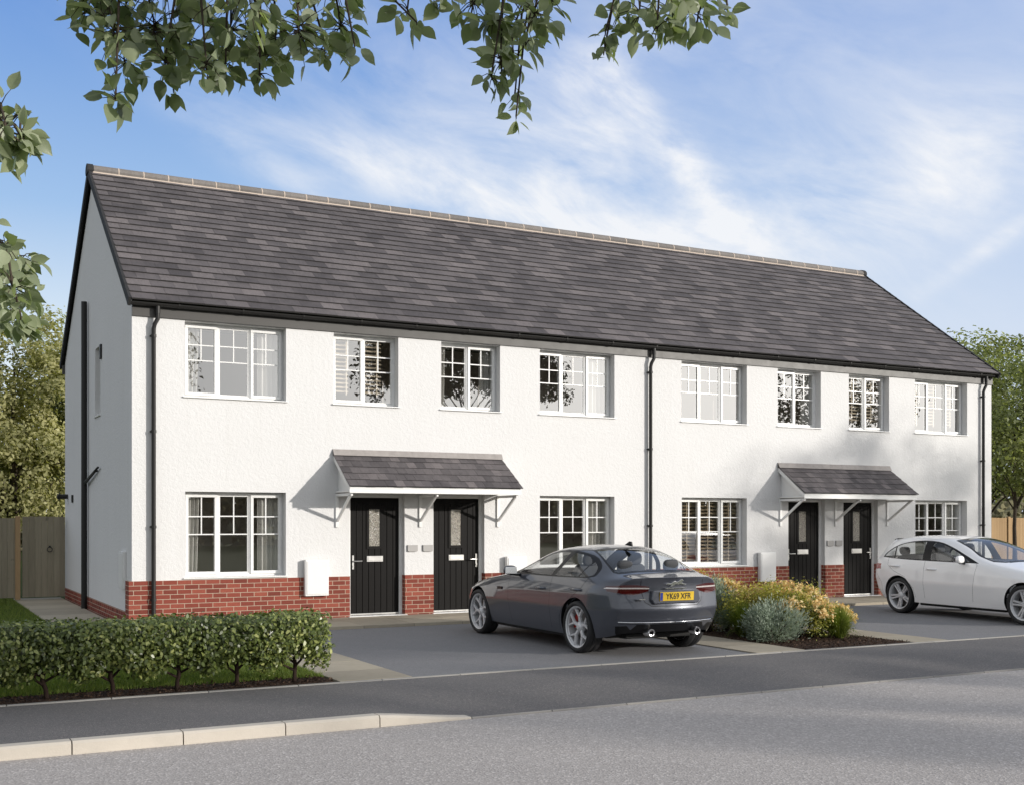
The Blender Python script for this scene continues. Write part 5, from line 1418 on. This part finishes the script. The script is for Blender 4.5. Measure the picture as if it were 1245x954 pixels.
# gaps: leave out leaves in a few pockets
for g in range(30):
    c = np.array([rng.uniform(-6, .9), rng.uniform(-7.3, -6.9), rng.uniform(.25, .6)]); P_ = ((P-c)**2).sum(1) > rng.uniform(.04, .085)**2; P, N_ = P[P_], N_[P_]
v, f = leaf_six(P-np.array([-1.0, -6.98, 0]), N_*1.0+rng.normal(size=P.shape)*.62+np.array([.1, -.2, .3]),   .048, .62, .75)
np_mesh('foliage', v, f, M['leaf_hedge'], hroot, np.clip(.42+rng.normal(size=len(f))*.27+.10*np.sin(P[:, 0]*4), 0, 1))
for x in hx:
    m = MB(); R_ = random.Random(int(x*100)); b = Vector((x+1.0, -.06, 0)); j = R_.uniform(-.03, .03)
    top = b+Vector((j, .02, .26))
    m.tube([b-Vector((0, 0, .03)), b+Vector((j*.4, 0, .10)), b+Vector((j*1.5, .01, .18)), top], [.027, .021, .022, .020], 8)
    for q in range(4):
        a = R_.uniform(-.5, .5)+(1 if q % 2 else -1)*.9; st_ = b+Vector((j*.8, .01, .13+.04*q)); e = st_+Vector((math.sin(a)*.17, R_.uniform(-.10, .10), .20)); mid = st_.lerp(e, .5)+Vector((math.sin(a)*.045, 0, -.035))
        m.tube([st_, mid, e, e+Vector((math.sin(a)*.05, 0, .18))], [.015, .012, .009, .005], 6)
    m.build('stem', M['bark_dark'], hroot, smooth=True)

# ---------------- lawn
def blades(name, x0, x1, y0, y1, n, h, z=0.0):
    P = np.stack([rng.uniform(x0, x1, n), rng.uniform(y0, y1, n), np.full(n, z)], 1); a = rng.uniform(0, 2*np.pi, n); w = .004
    hh = h*rng.uniform(.5, 1.3, n); lean = rng.normal(size=(n, 2))*.35*hh[:, None]
    d = np.stack([np.cos(a), np.sin(a), np.zeros(n)], 1)*w
    t = P+np.stack([lean[:, 0], lean[:, 1], hh], 1)
    v = np.stack([P-d, P+d, t], 1).reshape(-1, 3)
    o = np_mesh(name, v, np.arange(n*3).reshape(n, 3), M['grass'], None, np.clip(.5+rng.normal(size=n)*.25, 0, 1)); tag(o, kind='stuff'); return o
tag(blades('grass', -4.6, .84, -6.8, -4.2, 60000, .055), 'green lawn grass growing behind the hedge', None)
tag(blades('grass', -5.0, -1.06, -1.5, 9.0, 60000, .05), 'green lawn grass beside the slab path and the gable', None)

# ---------------- planting bed between the driveways
def shrub(name, label, x, y, r, h, mat, leaf, n, group=None, flowers=0, droop=-.3, aspect=.5, spiky=False):
    root = thing(name, label, 'shrub', (x, y, .01), 0, group)
    nc = max(14, int(26*r/.5)); cc = clumps(nc, (0, 0, h*.48), (r*.82, r*.82, h*.46), .8, -.75)
    per = int(n*1.7)//nc; P = np.repeat(cc, per, 0)+rng.normal(size=(nc*per, 3))*(r*.17)
    P[:, 2] = np.maximum(P[:, 2], .015); out = unit(P-np.array([0, 0, h*.25]))
    if spiky:
        along = out+np.array([0, 0, .55]); v, f = leaf_quads(P, np.cross(along, rng.normal(size=P.shape)), leaf, aspect, 0, .1, along)
    else: v, f = leaf_six(P, out*.7+rng.normal(size=P.shape)*.55+np.array([.15, -.15, .5]), leaf*.72, aspect*1.15, droop)
    np_mesh('foliage', v, f, M[mat], root, np.clip(np.repeat(rng.uniform(.25, .75, nc), per)+rng.normal(size=len(P))*.2+.25*(P[:, 2]/h-.5), 0, 1))
    m = MB()
    for c in cc[:10]: m.tube([(c[0]*.08, c[1]*.08, -.02), (c[0]*.35, c[1]*.35, c[2]*.4), tuple(c)], [.012, .008, .003], 5)
    m.build('stem', M['bark_dark'], root, smooth=True)
    if flowers:
        d = rng.normal(size=(flowers, 3)); d[:, 2] = np.abs(d[:, 2])*1.1+.15; d = unit(d); c = d*np.array([r*.98, r*.98, h*.54])+np.array([0, 0, h*.46]); k = 16
        Pf = np.repeat(c, k, 0)+rng.normal(size=(flowers*k, 3))*.026; dn = np.repeat(d, k, 0)
        v, f = leaf_quads(Pf, dn*.8+rng.normal(size=Pf.shape)*.6, .054, .8, 0, .15)
        np_mesh('blossom', v, f, M['petal'], root, np.clip(np.repeat(rng.uniform(.2, .8, flowers), k)+rng.normal(size=len(Pf))*.2, 0, 1))
    return root
def tuft(label, x, y, h, group):
    root = thing('grass_tuft', label, 'ornamental grass', (x, y, .01), 0, group); n = 1500
    a = rng.uniform(0, 2*np.pi, n); tilt = np.abs(rng.normal(size=n))*.42; L = h*rng.uniform(.6, 1.15, n); d = np.stack([np.cos(a), np.sin(a)], 1)
    b0 = np.concatenate([d*rng.uniform(0, .06, n)[:, None], np.zeros((n, 1))], 1)
    p1 = b0+np.stack([d[:, 0]*np.sin(tilt)*L*.55, d[:, 1]*np.sin(tilt)*L*.55, np.cos(tilt)*L*.6], 1)
    t2 = tilt*2.0+.1; p2 = p1+np.stack([d[:, 0]*np.sin(t2)*L*.5, d[:, 1]*np.sin(t2)*L*.5, np.cos(t2)*L*.45], 1)
    s = np.stack([-d[:, 1], d[:, 0], np.zeros(n)], 1)*.0028
    V = np.stack([b0-s, b0+s, p1+s, p1-s, p2+s*.25, p2-s*.25], 1).reshape(-1, 3); i = np.arange(n)[:, None]*6
    F = np.concatenate([i+np.array([[0, 1, 2, 3]]), i+np.array([[3, 2, 4, 5]])], 0)
    np_mesh('blades', V, F, M['tuft'], root, np.clip(.5+rng.normal(size=2*n)*.25, 0, 1)); return root
shrub('silver_shrub', 'rounded silver leaved shrub at the front of the bark bed', 7.66, -6.14, .44, .50, 'leaf_silver', .055, 3600, 'silver leaved shrubs', spiky=True, aspect=.22)
shrub('silver_shrub', 'taller silver leaved shrub behind the rear corner of the grey saloon', 7.62, -4.70, .42, .72, 'leaf_silver', .055, 3800, 'silver leaved shrubs', spiky=True, aspect=.22)
tuft('spray of fine grass between the two silver leaved shrubs', 7.66, -5.46, .46, 'grass tufts')
tuft('spray of fine grass at the right end of the flowering shrubs', 8.74, -6.30, .42, 'grass tufts')
shrub('azalea', 'dark leaved shrub with yellow tips and few flowers beside the front silver shrub', 8.28, -6.04, .46, .60, 'leaf_azalea', .05, 3600, 'flowering shrubs', flowers=34)
shrub('azalea', 'broad shrub covered in peach blossom below the left front door of the far pair', 8.66, -5.28, .60, .72, 'leaf_azalea', .055, 4600, 'flowering shrubs', flowers=125)
shrub('azalea', 'small peach flowered shrub spilling over the end of the bed', 9.02, -5.86, .32, .42, 'leaf_azalea', .05, 2200, 'flowering shrubs', flowers=60)
shrub('azalea', 'peach flowered shrub at the back of the bed behind the yellow shrub', 8.12, -4.50, .44, .74, 'leaf_azalea', .05, 3200, 'flowering shrubs', flowers=85)
shrub('yellow_shrub', 'yellow green shrub in the middle of the planting bed', 7.98, -5.42, .52, .74, 'leaf_yellow', .042, 4200, 'yellow green shrubs')
shrub('yellow_shrub', 'yellow green shrub directly behind the tail of the grey saloon', 7.56, -4.02, .40, .80, 'leaf_yellow', .042, 3400, 'yellow green shrubs')
shrub('yellow_shrub', 'yellow green shrub at the back of the bed near the white meter box', 8.20, -3.80, .46, .86, 'leaf_yellow', .042, 3600, 'yellow green shrubs')
# bark chips
n = 2600; P = np.stack([rng.uniform(7.25, 9.18, n), rng.uniform(-7.22, -5.6, n), np.full(n, .018)], 1)
P = np.concatenate([P, np.stack([rng.uniform(-4, .8, 2600), rng.uniform(-7.23, -6.8, 2600), np.full(2600, .02)], 1)])
v, f = leaf_quads(P, rng.normal(size=P.shape)*.5+np.array([0, 0, 1]), .035, .45, 0, .05)
M['chip'] = mat_leaf('bark_chip', [(0, (.018,.011,.008)), (.6, (.06,.035,.024)), (1, (.14,.09,.065))], .85, .0, .15)
tag(np_mesh('bark_chips', v, f, M['chip'], None, rng.random(len(f))), kind='stuff')

# ---------------- gate and fences
def boards(m, x0, x1, y, z0, z1, w, th=.018, vary=.02):
    x = x0
    while x < x1-.02:
        b = min(x+w, x1); m.box(x+.002, b-.002, y-th/2+rnd.uniform(-.002, .002), y+th/2, z0, z1+rnd.uniform(-vary, vary)*.3, 0, rnd.random()); x = b
g = thing('timber_gate', 'weathered grey timber side gate between a pale post and the gable wall', 'gate', (-.49, 7.95, 0))
m = MB(); boards(m, -.40, .452, 0, .06, 1.79, .125); m.build('gate_boards', M['wood_grey'], g)
m = MB()
for xa in (-.40, .34): m.box(xa, xa+.07, .011, .045, .06, 1.78, 0, .3)
m.bar((-.32, .03, .32), (.33, .03, .9), .09, .03, (0, 1, 0)); m.bar((-.32, .031, .95), (.33, .031, 1.55), .09, .03, (0, 1, 0)); m.build('gate_frame', M['wood_grey'], g)
n_ = 16; m = MB(); m.tube([(.14+.05*math.cos(2*math.pi*k/n_), -.05, 1.08+.05*math.sin(2*math.pi*k/n_)) for k in range(n_+1)], .008, 6); m.box(.12, .16, -.055, -.04, 1.12, 1.16); m.build('gate_latch', M['black_trim'], g)
def fence(name, label, x, y, length, hgt, mat, postmat, firstpost=True, group=None, bw=.125):
    f_ = thing(name, label, 'fence', (x, y, 0), 0, group); k = 0; n_ = max(1, round(length/1.85)); L = length/n_
    for k in range(n_):
        m = MB(); boards(m, k*L+.05, (k+1)*L-.05, 0, .05, hgt, bw); m.build('fence_panel', M[mat], f_)
        m = MB(); m.box(k*L+.05, (k+1)*L-.05, .012, .05, .35, .42); m.box(k*L+.05, (k+1)*L-.05, .012, .05, hgt-.4, hgt-.33); m.build('fence_rail', M[mat], f_)
    for k in range(n_+1):
        m = MB(); m.box(k*L-.05, k*L+.05, -.05, .05, -.1, hgt+.04, 0, .2); m.build('fence_post', M[postmat if k == n_ else mat], f_, bevel=.006)
    return f_
fence('timber_fence', 'weathered grey timber fence left of the side gate with a pale end post', -6.60, 8.0, 5.62, 1.76, 'wood_grey', 'wood_new')
fence('timber_fence', 'new pale timber fence beyond the far gable behind the white hatchback', 21.0, 6.6, 18.5, 1.80, 'wood_new', 'wood_new')

# ---------------- trees behind the houses and beside them
tree('bushy_tree', 'olive green bushy tree beyond the weathered fence, nearest the gable', 1.2, 36.0, 10.6, .24, 6.0, (4.2, 3.6, 4.6), 170, .5, 190, .22, 'leaf_olive', 'trees behind the weathered fence', fork=1.6)
tree('bushy_tree', 'dark green bushy tree just showing behind the gable edge', 4.6, 39.5, 10.2, .24, 5.8, (3.2, 3.0, 4.2), 110, .5, 150, .22, 'leaf_green', 'trees behind the weathered fence', fork=1.6)
tree('bushy_tree', 'olive green bushy tree at the left edge of the view behind the fence', -4.6, 37.0, 11.6, .28, 6.4, (4.4, 3.8, 5.0), 130, .55, 150, .24, 'leaf_olive', 'trees behind the weathered fence', fork=1.6)
tree('young_tree', 'slim trunked green tree in front of the new pale fence', 26.95, 5.2, 6.8, .075, 4.55, (2.2, 2.2, 2.4), 110, .33, 170, .13, 'leaf_green', 'trees by the new pale fence', fork=1.5)
tree('young_tree', 'tall green tree behind the new pale fence at the right edge', 30.6, 9.5, 8.2, .12, 5.0, (3.0, 2.8, 3.2), 110, .42, 150, .16, 'leaf_green', 'trees by the new pale fence', fork=1.4)
tree('young_tree', 'green tree whose top just shows above the far roof verge', 27.2, 16.0, 8.5, .14, 5.6, (2.2, 2.4, 3.0), 70, .42, 130, .16, 'leaf_green', 'trees by the new pale fence', fork=1.4)

# ---------------- trees across the street (seen as reflections and by their shade)
def street_tree(label, x, y, H_, cz, radii, ncl, per, leaf=.17, crad=.4):
    return tree('street_tree', label, x, y, H_, .16, cz, radii, ncl, crad, per, leaf, 'leaf_dark', 'trees on the far side of the street', fork=2.0, z0=-.02, low=-.6)
street_tree('tall roadside tree opposite the first pair of front doors', 20.4, -30.0, 11.6, 8.75, (5.3, 4.2, 2.2), 150, 140, .2)
street_tree('roadside tree opposite the far pair of front doors', 30.9, -17.0, 9.2, 6.7, (3.9, 2.2, 2.1), 84, 62, .17)
street_tree('unseen roadside tree added behind the viewpoint to shade the hanging leaves', 2.9, -20.2, 8.5, 6.3, (2.7, 2.6, 2.1), 46, 46, .16, .36)  # added out of view to keep sun off the overhanging leaves
street_tree('low spreading roadside tree casting dappled shade on the road', 21.6, -26.6, 6.0, 4.7, (4.4, 3.2, 1.0), 44, 150, .15, .26)
def treeline(name, y, x0, x1, n, h):
    m_ = [];
    cx = np.arange(x0, x1, 3.0); hs_ = h*(.75+.25*np.sin(cx*.37)+rng.normal(size=len(cx))*.12)
    P = np.concatenate([np.stack([c+rng.normal(size=n)*2.4, y+rng.normal(size=n)*1.6, -.1+hh*rng.random(n)**.8], 1) for c, hh in zip(cx, hs_)])
    v, f = leaf_quads(P, rng.normal(size=P.shape)+np.array([0, .5, .5]), .95, .8, .2)
    o = np_mesh(name, v, f, M['leaf_woods'], None, np.clip(.5+rng.normal(size=len(f))*.25, 0, 1)); tag(o, kind='stuff')
treeline('far_woods', -62, -90, 150, 430, 6.2)  # unseen tree line, added as a dark backdrop for the window reflections
treeline('far_woods', 52, -60, 130, 330, 6.0)

# ---------------- the tree whose branches hang into the top of the view
root = thing('overhanging_tree', 'broadleaf tree whose leafy branch tips hang across the top and left of the view', 'tree', (-6.9, -17.6, -.02))
org = np.array([-6.9, -17.6, -.02])
m = MB(); lo = lambda q: Vector(q)-Vector(org)
fk = Vector((.15, .1, 3.3))
m.tube([(0, 0, -.1), (.03, .02, .8), (.0, .06, 2.0), fk, (.3, .1, 4.6), (.4, .0, 6.0)], [.20, .15, .135, .12, .09, .04], 12)
for L in (LIMB_A, LIMB_B, LIMB_C, LIMB_D, LIMB_E):
    pts = [lo(q) for q in L]
    if L in (LIMB_A,): pts = [fk, fk.lerp(pts[0], .55)+Vector((0, 0, .15))]+pts
    n_ = len(pts); r0 = .035 if L is LIMB_A else .016
    m.tube(pts, [r0*(1-.8*k/(n_-1)) for k in range(n_)], 7)
for L in ([(.2, .05, 4.0), (-1.2, -1.0, 5.3), (-2.2, -1.8, 6.0)], [(.3, .1, 4.4), (1.2, -1.3, 5.8), (1.8, -2.2, 6.6)], [(.25, .08, 4.2), (.9, 1.6, 5.6), (1.3, 2.4, 6.5)]):
    m.tube(L, [.06, .04, .02], 7)
limbpts = [Vector(a).lerp(Vector(b), t/8) for L in (LIMB_A, LIMB_B, LIMB_C, LIMB_D, LIMB_E) for a, b in zip(L[:-1], L[1:]) for t in range(8)]
NABC = 8*(len(LIMB_A)+len(LIMB_B)+len(LIMB_C)-3)
VV, FF, TT = [], [], []; off = 0
def leaves(P, along, nrm, size, base_t):
    global off
    v, f, per = ovate(P-org, nrm, size, along); VV.append(v); FF.append(f+off); off += len(v)
    TT.append(np.repeat(np.clip(base_t+rng.normal(size=len(P))*.2, 0, 1), per))
for CL in (CL_A, CL_B, CL_C, CL_D):
    own = [q for i, q in enumerate(limbpts) if (i >= NABC) == (CL is CL_D)]
    for (x, y, z, r, k) in CL:
        c = Vector((x, y, z)); near = min(own, key=lambda q: (q-c).length)
        mid = near.lerp(c, .5)+Vector((rng.normal()*.02, rng.normal()*.02, .03+.12*(near-c).length))
        tip = c-Vector((0, 0, r*.4)); tw = [near, mid, c, tip]
        m.tube([lo(q) for q in tw], [.006, .0045, .0032, .0016], 5)
        # leaves sit alternately along the last part of the twig and its side shoots
        dn = CL is CL_D; k = int(k*(3.0 if dn else 2.1)); P = []; A_ = []
        for q in range(k):
            f = rng.random(); b = mid.lerp(c, f) if rng.random() < .25 else c.lerp(tip, f)
            d = Vector(rng.normal(size=3)); d.z -= .35; d.normalize()
            s = b+d*r*rng.random()**.6*.95
            if (s-b).length > .03: m.tube([lo(b), lo(b.lerp(s, .5)+Vector((0, 0, .006))), lo(s)], [.0022, .0016, .0011], 4)
            P.append(tuple(s)); A_.append((d.x*.8, d.y*.8, d.z*.8-.55))
        P = np.array(P); A_ = np.array(A_)+rng.normal(size=(k, 3))*.25
        nrm = rng.normal(size=(k, 3))*.7+np.array([.25, -.5, .55])
        leaves(P, A_, nrm, .056 if dn else .070, rng.uniform(.25, .75))
# the rest of its crown, above and behind
cc = clumps(46, (-6.2, -17.6, 6.3), (2.9, 2.6, 1.9), .7, -.5); P = np.repeat(cc, 34, 0)+rng.normal(size=(46*34, 3))*.3
leaves(P, rng.normal(size=P.shape)+np.array([0, 0, -.6]), rng.normal(size=P.shape)*.6+np.array([0, 0, .8]), .13, .4)
m.build('trunk', M['bark'], root, smooth=True)
np_mesh('foliage', np.concatenate(VV), np.concatenate(FF), M['leaf_near'], root, np.concatenate(TT), smooth=True)
